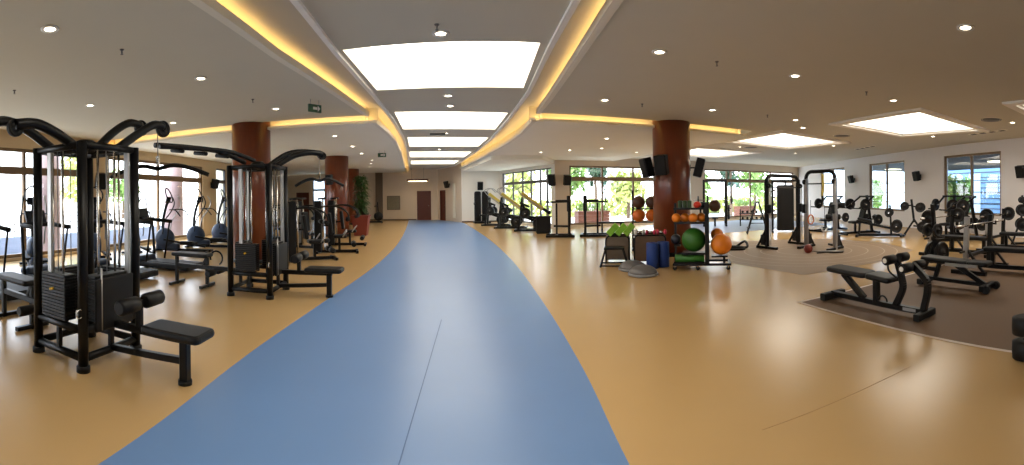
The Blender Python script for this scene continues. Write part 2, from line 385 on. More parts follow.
def shaft(holes, z0, z1, name, labels):
    for hole, lb in zip(holes, labels):
        n = len(hole); b = MB()
        cx = sum(p[0] for p in hole) / n; cy = sum(p[1] for p in hole) / n
        vs = [(x, y, z0) for x, y in hole] + [(x, y, z1) for x, y in hole]
        b.add(vs, [(i, (i + 1) % n, n + (i + 1) % n, n + i) for i in range(n)])
        o = struct(b.build(name, 'white_plaster'), lb)
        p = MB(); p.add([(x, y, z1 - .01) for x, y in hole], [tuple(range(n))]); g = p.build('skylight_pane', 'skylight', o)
ctop = MB(); ctop.poly(IL + IR[::-1], ZN + .03, SKY, True)
for E in (IL, IR):
    for (x0, y0), (x1, y1) in zip(E, E[1:]): ctop.add([(x0, y0, ZN + .03), (x1, y1, ZN + .03), (x1, y1, ZU), (x0, y0, ZU)], [(0, 1, 2, 3)])
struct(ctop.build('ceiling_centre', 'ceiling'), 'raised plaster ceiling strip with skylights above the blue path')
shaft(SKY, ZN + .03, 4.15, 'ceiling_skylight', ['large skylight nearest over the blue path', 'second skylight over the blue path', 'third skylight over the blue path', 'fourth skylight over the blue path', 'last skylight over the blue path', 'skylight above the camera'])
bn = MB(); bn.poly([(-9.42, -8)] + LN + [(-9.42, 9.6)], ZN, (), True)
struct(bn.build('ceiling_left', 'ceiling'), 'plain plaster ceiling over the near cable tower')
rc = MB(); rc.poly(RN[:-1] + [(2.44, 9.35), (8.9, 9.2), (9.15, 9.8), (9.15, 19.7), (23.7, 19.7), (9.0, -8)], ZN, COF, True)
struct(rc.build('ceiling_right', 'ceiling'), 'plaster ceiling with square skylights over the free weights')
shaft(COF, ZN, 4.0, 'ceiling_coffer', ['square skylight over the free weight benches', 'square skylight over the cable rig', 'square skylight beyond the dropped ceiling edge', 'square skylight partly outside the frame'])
for k, hole in enumerate(COF):
    cx = sum(p[0] for p in hole) / 4; cy = sum(p[1] for p in hole) / 4
    out = [(cx + (x - cx) * 1.22, cy + (y - cy) * 1.22) for x, y in hole]; inn = [(cx + (x - cx) * 1.05, cy + (y - cy) * 1.05) for x, y in hole]
    b = MB()
    for i in range(4):
        j = (i + 1) % 4
        for z in (ZN - .05,):
            b.add([(*out[i], z), (*out[j], z), (*inn[j], z), (*inn[i], z), (*out[i], ZN), (*out[j], ZN), (*inn[j], ZN), (*inn[i], ZN)], [(0, 3, 2, 1), (0, 1, 5, 4), (2, 3, 7, 6)])
    struct(b.build('trim_%d' % (6 + k), 'white_plaster'), 'raised plaster border round a square skylight')
fn = MB(); fn.poly([(-9.42, 9.85)] + LF + [(-12, 29.25), (-12, 20), (-9.42, 20)], ZF, (), True); struct(fn.build('ceiling_left_far', 'ceiling_lit'), 'lower plaster ceiling over the far cable towers')
rf = MB(); rf.poly(RF + [(4.37, 26), (6.05, 19.7), (9.1, 19.7), (9.1, 10.2), (8.8, 9.35)], ZF, (), True); struct(rf.build('ceiling_right_far', 'ceiling_lit'), 'lower plaster ceiling behind the red column')
lowp = MB(); lowp.prism([(2.6, 17.6), (4.8, 17.4), (6.0, 19.65), (4.3, 25.9), (2.0, 25.9)], 3.16, ZF - .005); struct(lowp.build('ceiling_soffit', 'ceiling_lit'), 'dropped plaster soffit over the end wall')
fp = MB(); fp.box((9.14, 14.9, 3.43), (.06, 9.6, .2)); struct(fp.build('trim_14', 'trim'))
up = MB(); up.poly([(-9.42, -8), (3.6, -8), (4.4, 9.2), (9.1, 9.2), (9.1, 11.5), (4.4, 11.5), (3.9, 25.9), (.5, 29.25), (-9.42, 29.25)], ZU, SKY, True)
struct(up.build('ceiling_upper', 'ceiling'), 'upper ceiling of the lit coves')
roof = MB(); roof.prism([(x + (.3 if x > 0 else -.3), y) for x, y in ROOM], 4.2, 4.4); struct(roof.build('ceiling_roof', 'ceiling'))
def cove(i, edge, side, zc, lip=.08, off=.26, led=.15):
    """upstand along an open ceiling edge, light strip behind it, back wall of the cove; side is the direction of the ceiling from the edge"""
    e = [Vector((x, y, 0)) for x, y in edge]; nrm = []
    for k in range(len(e)):
        d = (e[min(k + 1, len(e) - 1)] - e[max(k - 1, 0)]).normalized(); nrm.append(Vector((-d.y, d.x, 0)) * side)
    b = MB(); l = MB(); w = MB()
    for k in range(len(e) - 1):
        a, c, na, nc = e[k], e[k + 1], nrm[k], nrm[k + 1]
        def q(p, n, o, z): return tuple(p + n * o + Vector((0, 0, z)))
        b.add([q(a, na, 0, zc), q(c, nc, 0, zc), q(c, nc, 0, zc + lip), q(a, na, 0, zc + lip), q(a, na, .03, zc), q(c, nc, .03, zc), q(c, nc, .03, zc + lip), q(a, na, .03, zc + lip)], [(0, 1, 2, 3), (4, 7, 6, 5), (3, 2, 6, 7)])
        w.add([q(a, na, off, zc), q(c, nc, off, zc), q(c, nc, off, ZU), q(a, na, off, ZU)], [(0, 1, 2, 3)])
        l.add([q(a, na, led - .03, zc + .03), q(c, nc, led - .03, zc + .03), q(c, nc, led + .03, zc + .045), q(a, na, led + .03, zc + .045)], [(0, 1, 2, 3)])
    o = struct(b.build('trim_%d' % i, 'trim'), 'plaster edge of the lit ceiling cove')
    w.build('cove_back', 'trim', o); l.build('cove_light', 'led', o)
def bead(i, edge, z0, z1, t, m='white_plaster', lab=None):
    e = [Vector((x, y, 0)) for x, y in edge]; b = MB(); rows = []
    for k in range(len(e)):
        d = (e[min(k + 1, len(e) - 1)] - e[max(k - 1, 0)]).normalized(); n = Vector((-d.y, d.x, 0)) * t / 2
        rows.append([tuple(e[k] + n * q + Vector((0, 0, z))) for q, z in ((-1, z0), (1, z0), (1, z1), (-1, z1))])
    for k in range(len(e) - 1):
        b.add(rows[k] + rows[k + 1], [(0, 1, 5, 4), (1, 2, 6, 5), (2, 3, 7, 6), (3, 0, 4, 7)])
    struct(b.build('trim_%d' % i, m), lab)
bead(24, IL, ZN - .01, ZN + .08, .07, lab='white bead along the raised ceiling strip, window wall side'); bead(25, IR, ZN - .01, ZN + .08, .07, lab='white bead along the raised ceiling strip, free weight side')
bead(26, [(x - .05, y) for x, y in LN], ZN - .015, ZN + .09, .1, 'trim'); bead(27, [(x + .05, y) for x, y in RN], ZN - .015, ZN + .09, .1, 'trim')
bead(28, [(x - .05, y) for x, y in LF], ZF - .015, ZF + .08, .1, 'trim'); bead(29, [(x + .05, y) for x, y in RF], ZF - .015, ZF + .08, .1, 'trim')
cove(15, LN, 1, ZN); cove(16, RN, -1, ZN); cove(17, LF, 1, ZF, .07); cove(18, RF, -1, ZF, .07)
cove(19, [(-9.4, 9.85), (-1.22, 9.72)], 1, ZF, .07); cove(20, [(2.36, 9.5), (8.8, 9.35)], 1, ZF, .07); cove(21, [(8.8, 9.35), (9.1, 10.2)], 1, ZF, .07)
for i, (a, c) in enumerate((((-9.42, 9.6), (-1.6, 9.6)), ((2.66, 9.35), (8.9, 9.2)))):
    b = MB(); b.add([(*a, ZN), (*c, ZN), (*c, ZU), (*a, ZU)], [(0, 1, 2, 3)]); struct(b.build('trim_%d' % (22 + i), 'ceiling'))

# ------------------------------------------------------------------ columns
def column(X, Y, label, z1=3.74):
    b = MB(); b.lathe([(.5, 0), (.5, z1)], (X, Y, 0), n=40); o = b.build('column', 'column'); o['kind'] = 'structure'
    o['label'] = label
    r = MB(); r.lathe([(.515, .0), (.515, .1), (.5, .105)], (X, Y, 0), n=40); r.build('column_base', 'black', o)
column(6.1, 9.4, 'round red wooden column with three loudspeakers behind the ball rack')
column(-4.45, 9.85, 'round red wooden column behind the second cable tower')
column(-3.87, 17.2, 'round red wooden column with one loudspeaker beside the potted plant', 3.4)
column(-4.75, 25, 'round red wooden column farthest down the hall', 3.4)

# ------------------------------------------------------------------ cable towers
def pulley(c, axis, r, parent, t=.05):
    MB().disc(c, axis, r, t).build('pulley', 'rubber_black', parent)
def multi_station(label, loc, arms, bar_c, bar_w, bar_yaw, right_seat=True, extra=None):
    t = thing('cable_tower', label, 'gym machine', loc)
    hx, hy, H = .35, .38, 2.16
    for sx, sy in ((1, -1), (-1, -1), (1, 1), (-1, 1)):
        p = MB().tube([(sx * hx, sy * hy, 0), (sx * hx, sy * hy, H)], .05, 16).build('upright', 'black', t)
        MB().lathe([(.066, 0), (.066, .05), (.053, .06)], (sx * hx, sy * hy, 0)).build('foot_cap', 'rubber_black', p)
    b = MB()
    for z in (.12, .38):
        for a, c in (((-hx, -hy), (hx, -hy)), ((hx, -hy), (hx, hy)), ((hx, hy), (-hx, hy)), ((-hx, hy), (-hx, -hy))):
            b.tube([(*a, z), (*c, z)], .038, 12)
    for a in ((0, -hy), (hx, 0), (-hx, 0), (0, hy)): b.bar((*a, .12), (*a, .38), .05)
    b.build('base_frame', 'black', t)
    b = MB()
    for a, c in (((-hx, -hy), (hx, -hy)), ((hx, -hy), (hx, hy)), ((hx, hy), (-hx, hy)), ((-hx, hy), (-hx, -hy)), ((-hx, -hy), (hx, hy)), ((hx, -hy), (-hx, hy))):
        b.tube([(*a, H - .03), (*c, H - .03)], .036, 10)
    b.lathe([(.1, 0), (.12, .03), (.12, .1), (.08, .13)], (0, 0, H - .05))
    b.build('top_frame', 'black', t)
    # weight stacks with guide rods and pins
    for cx, cy, lx, ly in ((-.06, -hy + .04, .38, .15), (hx - .05, .0, .14, .46), (-hx + .04, .05, .12, .4), (.08, hy - .04, .3, .12)):
        w = MB(); n = 14
        for k in range(n): w.pad((cx, cy, .44 + k * .032), (lx, ly, .028), .01, .004, seg=1)
        ws = w.build('weight_stack', 'stack', t)
        fx, fy = (1 if cx > .2 else -1 if cx < -.2 else 0), (-1 if cy < -.2 else 1 if cy > .2 else 0)
        MB().tube([(cx + fx * .05, cy + fy * .05, .72), (cx + fx * .11, cy + fy * .11, .72)], .014, 8).build('selector_pin', 'pin', ws)
        dx, dy = (.08, 0) if lx > ly else (0, .12)
        for q in (-1, 1): MB().tube([(cx + q * dx, cy + q * dy, .38), (cx + q * dx, cy + q * dy, H - .06)], .013, 8).build('guide_rod', 'chrome', t)
        MB().tube([(cx, cy, .88), (cx, cy, H)], .006, 6).build('cable', 'grey_plastic', t)
    for x, y in ((hx - .02, hy - .1), (-.16, -hy + .02), (-hx + .02, hy - .12)): MB().bar((x, y, .36), (x, y, H - .06), .03, .06).build('track_post', 'silver', t)
    cp = MB(); cp.pad((hx + .06, -.01, .6), (.03, .54, .5), .012, .01); cp.build('stack_cover', 'satin', t)
    # top arms ending in pulleys
    for pts, r in arms:
        a = MB(); a.tube(smooth(pts, 5), .05, 12); ao = a.build('top_arm', 'black', t)
        d = Vector(pts[-1]) - Vector(pts[0]); d.z = 0; ax = Vector((-d.y, d.x, 0)).normalized()
        if r: pulley(Vector(pts[-1]) - Vector((0, 0, .03)), ax, r, ao)
    if extra: extra(t)
    # lat bar
    c, s = math.cos(bar_yaw), math.sin(bar_yaw)
    def L(u, z): return (bar_c[0] + c * u, bar_c[1] + s * u, bar_c[2] + z)
    w = bar_w / 2
    lb = MB(); lb.tube(smooth([L(-w, -.09), L(-w * .62, .0), L(-w * .3, .035), L(0, 0), L(w * .3, .035), L(w * .62, 0), L(w, -.09)], 6), .026, 12)
    lo = lb.build('lat_bar', 'black', t)
    MB().tube([L(0, 0), L(0, .42)], .007, 6).build('bar_cable', 'grey_plastic', lo)
    MB().box(L(0, .1), (.035, .035, .1)).build('carabiner', 'chrome', lo)
    # seated station towards +x
    if right_seat:
        MB().bar((hx, 0, .38), (1.28, 0, .385), .06, .07).bar((hx, 0, .14), (1.22, 0, .2), .06, .06).build('seat_beam', 'black', t)
        p = MB().bar((1.23, 0, .02), (1.23, 0, .4), .08, .08).build('seat_post', 'black', t)
        MB().lathe([(.062, 0), (.062, .035)], (1.23, 0, 0)).build('foot_cap', 'rubber_black', p)
        MB().pad((1.15, 0, .44), (.62, .33, .075), .06, .03).build('seat', 'vinyl', t)
        MB().bar((.72, 0, .38), (.72, 0, .66), .06).build('roller_post', 'black', t)
        for q in (-1, 1): MB().cyl((.74, q * .05, .64), (.74, q * .31, .64), .072, 18, .02).build('roller_pad', 'vinyl', t)
    # bench station towards -x
    MB().bar((-hx, 0, .36), (-1.75, .05, .36), .06, .07).bar((-1.15, .04, .36), (-1.05, .03, .54), .05).build('bench_beam', 'black', t)
    for x in (-1.05, -1.72):
        p = MB().bar((x, .04, .0), (x, .04, .53), .06).bar((x, -.2, .03), (x, .28, .03), .06, .05).build('bench_leg', 'black', t)
    MB().pad((-1.38, .04, .575), (.78, .32, .07), .06, .03).build('bench_pad', 'vinyl', t)
    MB().tube(arc((-1.0, .3, .5), .13, -60, 200, 12), .017, 8).build('grab_handle', 'black', t)
    for q in (-1, 1): MB().cyl((-.85, q * .06, .3), (-.85, q * .3, .3), .06, 16, .015).build('leg_roller', 'vinyl', t)
    # chain and hanging strap on the front
    MB().tube([(hx + .07, -.2, .36), (hx + .07, -.2, .95)], .01, 6).build('chain', 'silver', t)
    MB().tube(arc((hx + .02, -hy - .06, .55), .04, 0, 360, 14, 'yz'), .008, 6).build('clip_ring', 'chrome', t)
    return t
def crossbeam(t):
    b = MB(); pts = smooth([(-.1, -.3, 2.2), (-.35, -.7, 2.36), (-.62, -1.2, 2.4), (-.86, -1.75, 2.4)], 6); b.tube(pts, .04, 10)
    o = b.build('crossover_beam', 'black', t)
    b2 = MB(); pts = smooth([(.1, -.36, 2.22), (-.14, -.75, 2.34), (-.44, -1.25, 2.36), (-.72, -1.82, 2.36)], 6); b2.tube(pts, .035, 10)
    b2.build('crossover_beam', 'black', t)
    for k in (.3, .55, .8):
        p = Vector((-.1, -.3, 2.3)).lerp(Vector((-.8, -1.78, 2.38)), k)
        MB().cyl(p + Vector((-.12, .05, -.02)), p + Vector((.16, -.06, -.06)), .03, 12).build('grip', 'rubber_black', o)
multi_station('black cable tower with low bench seat, nearest the blue path and the camera', (-3.26, 3.05, 0),
    [([(-.2, .3, 2.15), (-.18, .6, 2.4), (-.13, .85, 2.55), (-.1, 1.05, 2.54)], .1), ([(.16, .3, 2.15), (.2, .6, 2.34), (.25, .85, 2.48), (.28, 1.0, 2.48)], .1),
     ([(-.2, -.3, 2.15), (-.22, -.6, 2.32), (-.2, -.85, 2.38), (-.16, -1.08, 2.34)], .105), ([(.14, -.3, 2.15), (.18, -.55, 2.24), (.2, -.8, 2.3), (.16, -1.0, 2.28)], .08)],
    (.2, 1.0, 1.98), 1.24, .36)
multi_station('black cable tower with low bench seat in front of the red column', (-2.86, 6.6, 0),
    [([(.1, .2, 2.16), (.35, .45, 2.38), (.6, .62, 2.44), (.9, .8, 2.42)], .07), ([(.3, .1, 2.16), (.55, .3, 2.34), (.8, .45, 2.4), (.98, .6, 2.38)], .07)],
    (.92, .62, 1.91), .88, .45, extra=crossbeam)

# ------------------------------------------------------------------ compact selector machines behind the second tower
def selector_machine(label, loc, rz, group=None, h=1.5):
    t = thing('weight_machine', label, 'gym machine', loc, rz, group)
    MB().pad((-.42, 0, h / 2 + .03), (.22, .42, h), .05, .03).build('tower_shroud', 'satin', t)
    MB().pad((-.31, 0, h / 2), (.02, .22, h * .8), .02, .005).build('shroud_window', 'grey_plastic', t)
    for q in (-1, 1): MB().tube([(-.27, q * .17, .1), (-.27, q * .17, h + .1)], .02, 8).build('guide_rod', 'chrome', t)
    MB().tube([(-.42, -.24, h + .08), (-.2, -.24, h + .1), (-.2, .24, h + .1), (-.42, .24, h + .08)], .03, 8).build('top_frame', 'black', t)
    MB().bar((-.5, 0, .05), (.75, 0, .05), .08, .08).bar((.72, -.3, .04), (.72, .3, .04), .07, .07).bar((-.45, -.32, .04), (-.45, .32, .04), .07, .07).build('base_frame', 'black', t)
    MB().bar((.2, 0, .05), (.2, 0, .44), .07).build('seat_post', 'black', t)
    MB().pad((.22, 0, .48), (.4, .38, .09), .07, .03).build('seat', 'vinyl', t)
    MB().pad((-.06, 0, .86), (.1, .34, .62), .04, .03, Matrix.Rotation(-.12, 3, 'Y')).build('backrest', 'vinyl', t)
    MB().bar((-.35, 0, .8), (-.1, 0, .8), .05).build('backrest_bracket', 'black', t)
    for q in (-1, 1):
        MB().tube(smooth([(-.35, q * .3, 1.35), (.1, q * .36, 1.36), (.42, q * .34, 1.2), (.5, q * .3, .95)], 5), .024, 8).build('lever_arm', 'black', t)
        MB().cyl((.44, q * .12, .98), (.44, q * .36, .98), .055, 14, .015).build('roller_pad', 'vinyl', t)
        MB().cyl((.62, q * .06, .26), (.62, q * .3, .26), .07, 14, .02).build('foot_roller', 'vinyl', t)
        MB().tube([(.3, q * .3, .48), (.42, q * .3, .66)], .017, 8).build('side_grip', 'silver', t)
    return t
selector_machine('black weight machine with grey shroud, nearest behind the second cable tower', (-3.15, 10.4, 0), .5)
selector_machine('black weight machine with round roller pads in front of the plant', (-2.85, 12.0, 0), .2)
selector_machine('black weight machine half hidden between the two red columns', (-3.9, 12.9, 0), -.3)
selector_machine('black weight machine with its back to the second red column', (-2.9, 13.9, 0), .1)
selector_machine('tall black weight machine deep behind the second cable tower', (-4.5, 11.0, 0), .9, h=1.75)
selector_machine('black weight machine in front of the brown far door', (-5.6, 14.6, 0), .9, h=1.6)

# ------------------------------------------------------------------ cross trainers and treadmills along the left windows
def cross_trainer(label, loc, rz):
    t = thing('cross_trainer', label, 'cross trainer', loc, rz)
    MB().bar((-.95, 0, .06), (.85, 0, .06), .12, .08).bar((-.9, -.3, .04), (-.9, .3, .04), .08, .06).bar((.8, -.32, .04), (.8, .32, .04), .08, .06).build('base_frame', 'satin', t)
    MB().lathe([(.1, -.15), (.24, -.14), (.31, -.07), (.33, 0), (.31, .07), (.24, .14), (.1, .15)], (.55, 0, .4), (0, 1, 0), 28).build('flywheel_housing', 'bluegrey', t)
    MB().pad((.45, 0, .16), (.8, .2, .2), .08, .05).build('housing_skirt', 'bluegrey', t)
    MB().pad((.55, -.155, .42), (.2, .01, .09), .003, .003).build('badge_plate', 'white', t)
    MB().tube(smooth([(.62, 0, .6), (.6, 0, 1.0), (.5, 0, 1.4), (.42, 0, 1.55)], 5), .045, 12).build('mast', 'satin', t)
    c = MB().tube([(.4 + .08 * math.sin(a), .2 * math.cos(a), 1.74 + .22 * math.sin(a)) for a in [k * PI / 12 for k in range(24)]], .02, 8, closed=True).build('console_ring', 'satin', t)
    MB().pad((.42, 0, 1.6), (.05, .3, .2), .02, .02, Matrix.Rotation(-.3, 3, 'Y')).build('console', 'screen', t)
    for q in (-1, 1):
        MB().tube(smooth([(.5, q * .27, .55), (.42, q * .29, .95), (.2, q * .3, 1.25), (.1, q * .28, 1.5), (.2, q * .25, 1.72)], 5), .02, 8).build('moving_arm', 'silver' if q < 0 else 'satin', t)
        MB().tube(smooth([(.3, q * .2, 1.3), (.05, q * .32, 1.28), (-.12, q * .34, 1.1)], 5), .018, 8).build('fixed_handle', 'satin', t)
        p = MB().bar((.5, q * .2, .3 + .08 * q), (-.85, q * .2, .2), .05, .06).build('pedal_rail', 'satin', t)
        MB().pad((-.25, q * .2, .29 + .03 * q), (.42, .17, .05), .05, .02).build('pedal', 'rubber_black', p)
    return t
ct = cross_trainer('black cross trainer with blue housing at the window, first behind the near tower', (-7.9, 5.75, 0), 2.6)
for (x, y, r, lb) in [(-8.2, 4.1, 2.6, 'cross trainer at the window end, behind the near tower bench'),
    (-7.7, 7.6, 2.5, 'cross trainer seen between the posts of the near cable tower'),
    (-7.6, 9.1, 2.5, 'cross trainer with bent arms just behind the long treadmill rail'),
    (-7.25, 10.75, 3.35, 'cross trainer with blue grey housing, first of the clear trio before the wall speaker'),
    (-6.95, 12.1, 3.35, 'cross trainer with blue grey housing, middle of the trio before the wall speaker'),
    (-6.9, 13.7, 3.35, 'cross trainer with blue grey housing, last of the trio before the wall speaker')]:
    dup(ct, (x, y, 0), r, lb)
def treadmill(label, loc, rz):
    t = thing('treadmill', label, 'treadmill', loc, rz)
    MB().pad((0, 0, .11), (1.6, .72, .12), .06, .03).build('deck', 'satin', t)
    MB().pad((-.05, 0, .175), (1.5, .48, .012), .01, .004).build('belt', 'rubber_black', t)
    MB().pad((.72, 0, .2), (.3, .7, .16), .08, .06).build('motor_cover', 'bluegrey', t)
    for q in (-1, 1):
        MB().tube(smooth([(.66, q * .36, .15), (.7, q * .37, .7), (.74, q * .37, 1.15)], 4), .035, 10).build('upright', 'satin', t)
        MB().tube([(.74, q * .37, 1.12), (.15, q * .37, 1.08)], .045, 12).build('handrail', 'rubber_black', t)
        MB().tube([(.2, q * .37, 1.06), (.35, q * .36, .18)], .022, 8).build('rail_brace', 'satin', t)
    MB().tube([(.72, -.4, 1.12), (.72, .4, 1.12)], .05, 14).build('front_rail', 'rubber_black', t)
    MB().pad((.78, 0, 1.28), (.07, .5, .26), .03, .02, Matrix.Rotation(.35, 3, 'Y')).build('console', 'screen', t)
    MB().pad((.7, .0, 1.16), (.1, .16, .04), .02, .01).build('console_tray', 'bluegrey', t)
    return t
tm = treadmill('black treadmill with blue front cover, between the two cable towers', (-5.75, 7.95, 0), PI)
for x, y, lb in [(-6.0, 6.55, 'black treadmill seen through the posts of the near cable tower'), (-6.2, 5.1, 'black treadmill directly behind the near cable tower'), (-6.3, 3.75, 'black treadmill behind the near tower bench pad')]:
    dup(tm, (x, y, 0), PI, lb)
def exercise_bike(label, loc, rz):
    t = thing('exercise_bike', label, 'exercise bike', loc, rz)
    MB().bar((-.8, 0, .08), (.6, 0, .08), .1, .1).bar((-.75, -.28, .04), (-.75, .28, .04), .08).bar((.55, -.28, .04), (.55, .28, .04), .08).build('base_frame', 'black', t)
    MB().lathe([(.05, -.09), (.27, -.08), (.29, 0), (.27, .08), (.05, .09)], (.35, 0, .42), (0, 1, 0)).build('flywheel_housing', 'black', t)
    MB().bar((.35, 0, .55), (.3, 0, 1.15), .07).build('mast', 'black', t)
    MB().pad((.28, 0, 1.22), (.08, .34, .22), .03, .02).build('console', 'screen', t)
    MB().tube([(.1, -.3, 1.05), (.3, -.25, 1.1), (.3, .25, 1.1), (.1, .3, 1.05)], .02, 8).build('handlebar', 'black', t)
    MB().pad((-.42, 0, .58), (.34, .36, .1), .08, .03).build('seat', 'vinyl', t)
    MB().pad((-.62, 0, .9), (.1, .36, .5), .04, .03, Matrix.Rotation(-.2, 3, 'Y')).build('backrest', 'vinyl', t)
    MB().bar((-.45, 0, .1), (-.5, 0, .56), .07).build('seat_post', 'black', t)
    for q in (-1, 1): MB().bar((.35, q * .14, .42), (.35 + .12 * q, q * .16, .32), .03).pad((.35 + .12 * q, q * .22, .31), (.1, .1, .03), .02, .01).build('pedal', 'satin', t)
    return t
eb = exercise_bike('black recumbent exercise bike by the grey pilaster at the far wall', (-3.6, 26.2, 0), .2)
dup(eb, (-4.6, 27.0, 0), .4, 'black exercise bike farther back beside the last red column')

# ------------------------------------------------------------------ dark double tower at the end wall
t = thing('weight_machine', 'tall dark machine with two rounded towers in front of the white end wall', 'gym machine', (3.1, 25.15, 0), -PI / 2)
for q in (-1, 1):
    MB().pad((-.1, q * .23, .98), (.42, .4, 1.86), .12, .1).build('tower_shroud', 'black', t)
    MB().pad((.13, q * .23, 1.0), (.02, .2, 1.3), .03, .006).build('shroud_window', 'satin', t)
    MB().tube(smooth([(.1, q * .42, 1.2), (.4, q * .5, 1.22), (.5, q * .5, 1.1)], 4), .022, 8).build('lever_arm', 'black', t)
MB().pad((.1, 0, .06), (.9, 1.0, .12), .06, .03).build('base', 'satin', t)
MB().pad((.35, 0, .48), (.3, .36, .08), .06, .03).build('seat', 'vinyl', t)
MB().bar((.35, 0, .1), (.35, 0, .45), .08).build('seat_post', 'black', t)

# ------------------------------------------------------------------ plate loaded lever machines
def lever_machine(label, loc, rz, beam='yellow'):
    t = thing('lever_machine', label, 'gym machine', loc, rz)
    MB().bar((-.75, -.3, .06), (.8, -.3, .06), .08).bar((-.75, .3, .06), (.8, .3, .06), .08).bar((-.75, -.42, .06), (-.75, .42, .06), .08).bar((.75, -.42, .06), (.75, .42, .06), .08).build('base_frame', 'black', t)
    for q in (-1, 1): MB().bar((-.6, q * .3, .06), (-.42, q * .22, 1.55), .08).build('mast', 'black', t)
    MB().bar((-.46, .08, 1.72), (.5, .08, .98), .18, .2).build('lever_beam', beam, t)
    MB().bar((.42, .08, 1.04), (.78, .08, .84), .12, .14).build('beam_end', 'black', t)
    MB().bar((-.5, 0, .7), (.35, 0, .4), .12).bar((-.55, 0, 1.3), (-.1, 0, 1.1), .1).bar((.3, -.36, .36), (.3, .36, .36), .08).build('inner_frame', 'black', t)
    MB().bar((-.42, -.16, 1.62), (.5, -.16, .98), .05, .05).build('lever_brace', 'silver', t)
    for q in (-1, 1):
        MB().tube(smooth([(-.4, q * .28, 1.6), (-.62, q * .3, 1.9), (-.3, q * .3, 2.02), (-.02, q * .28, 1.8)], 5), .02, 8).build('loop_handle', 'silver', t)
        MB().disc((.3, q * .44, .36), (0, 1, 0), .26, .08).build('weight_plate', 'plate', t)
        MB().disc((-.3, q * .42, .82), (0, 1, 0), .24, .07).build('weight_plate', 'plate', t)
        MB().tube([(.3, q * .3, .36), (.3, q * .5, .36)], .025, 8).build('plate_horn', 'chrome', t)
        MB().tube([(-.3, q * .25, .82), (-.3, q * .48, .82)], .025, 8).build('plate_horn', 'chrome', t)
        MB().cyl((.78, q * .03, .84), (.78, q * .26, .84), .09, 16, .02).build('roller_pad', 'vinyl', t)
    MB().pad((.16, 0, .62), (.6, .36, .1), .07, .03, Matrix.Rotation(.15, 3, 'Y')).build('seat', 'vinyl', t)
    MB().bar((.1, 0, .06), (.1, 0, .58), .08).build('seat_post', 'black', t)
    MB().pad((-.3, 0, .98), (.1, .36, .66), .04, .03, Matrix.Rotation(-.45, 3, 'Y')).build('backrest', 'vinyl', t)
    return t
lm = lever_machine('yellow beamed lever machine with weight plates, nearest the dip stands', (4.55, 18.45, 0), -.25)
dup(lm, (3.95, 20.35, 0), -.3, 'yellow beamed lever machine, middle one along the grey window wall')
dup(lm, (3.6, 22.4, 0), -.35, 'yellow beamed lever machine, farthest along the grey window wall')

def press_machine(label, loc, rz):
    t = thing('press_machine', label, 'gym machine', loc, rz)
    MB().bar((-.8, 0, .06), (.75, 0, .06), .09).bar((-.75, -.45, .05), (-.75, .45, .05), .08).bar((.7, -.4, .05), (.7, .4, .05), .08).build('base_frame', 'black', t)
    MB().bar((-.7, 0, .06), (-.45, 0, 1.5), .1).bar((-.6, 0, .6), (-.05, 0, .4), .07).build('mast', 'black', t)
    MB().bar((-.45, -.5, 1.45), (-.45, .5, 1.45), .07).build('cross_beam', 'black', t)
    for q in (-1, 1):
        MB().bar((-.45, q * .45, 1.45), (.2, q * .45, 1.0), .06).bar((.2, q * .45, 1.0), (.5, q * .4, 1.02), .04).build('press_arm', 'black', t)
        MB().disc((-.02, q * .54, 1.15), (0, 1, 0), .22, .08).build('weight_plate', 'plate', t)
        MB().disc((-.72, q * .4, .55), (0, 1, 0), .2, .07).build('weight_plate', 'plate', t)
        MB().tube([(-.72, 0, .55), (-.72, q * .48, .55)], .024, 8).build('plate_horn', 'chrome', t)
        MB().tube([(-.02, q * .4, 1.15), (-.02, q * .66, 1.15)], .024, 8).build('plate_horn', 'chrome', t)
        MB().cyl((.46, q * .28, 1.02), (.46, q * .52, 1.02), .025, 10).build('grip', 'rubber_black', t)
    MB().pad((.1, 0, .46), (.46, .38, .09), .07, .03).build('seat', 'vinyl', t)
    MB().bar((.1, 0, .06), (.1, 0, .42), .08).build('seat_post', 'black', t)
    MB().pad((-.28, 0, .86), (.1, .36, .74), .04, .03, Matrix.Rotation(-.3, 3, 'Y')).build('backrest', 'vinyl', t)
    return t
pm = press_machine('black plate loaded press machine between the cable rig and the narrow window', (13.9, 8.6, 0), 2.7)
dup(pm, (14.2, 5.0, 0), 2.9, 'black plate loaded press machine below the window nearest the bench presses')
dup(pm, (13.0, 4.25, 0), 2.2, 'black plate loaded machine in front of another press machine, past the weight tree')
dup(pm, (14.4, 10.4, 0), 3.0, 'black plate loaded press machine in the corner behind the hanging straps')

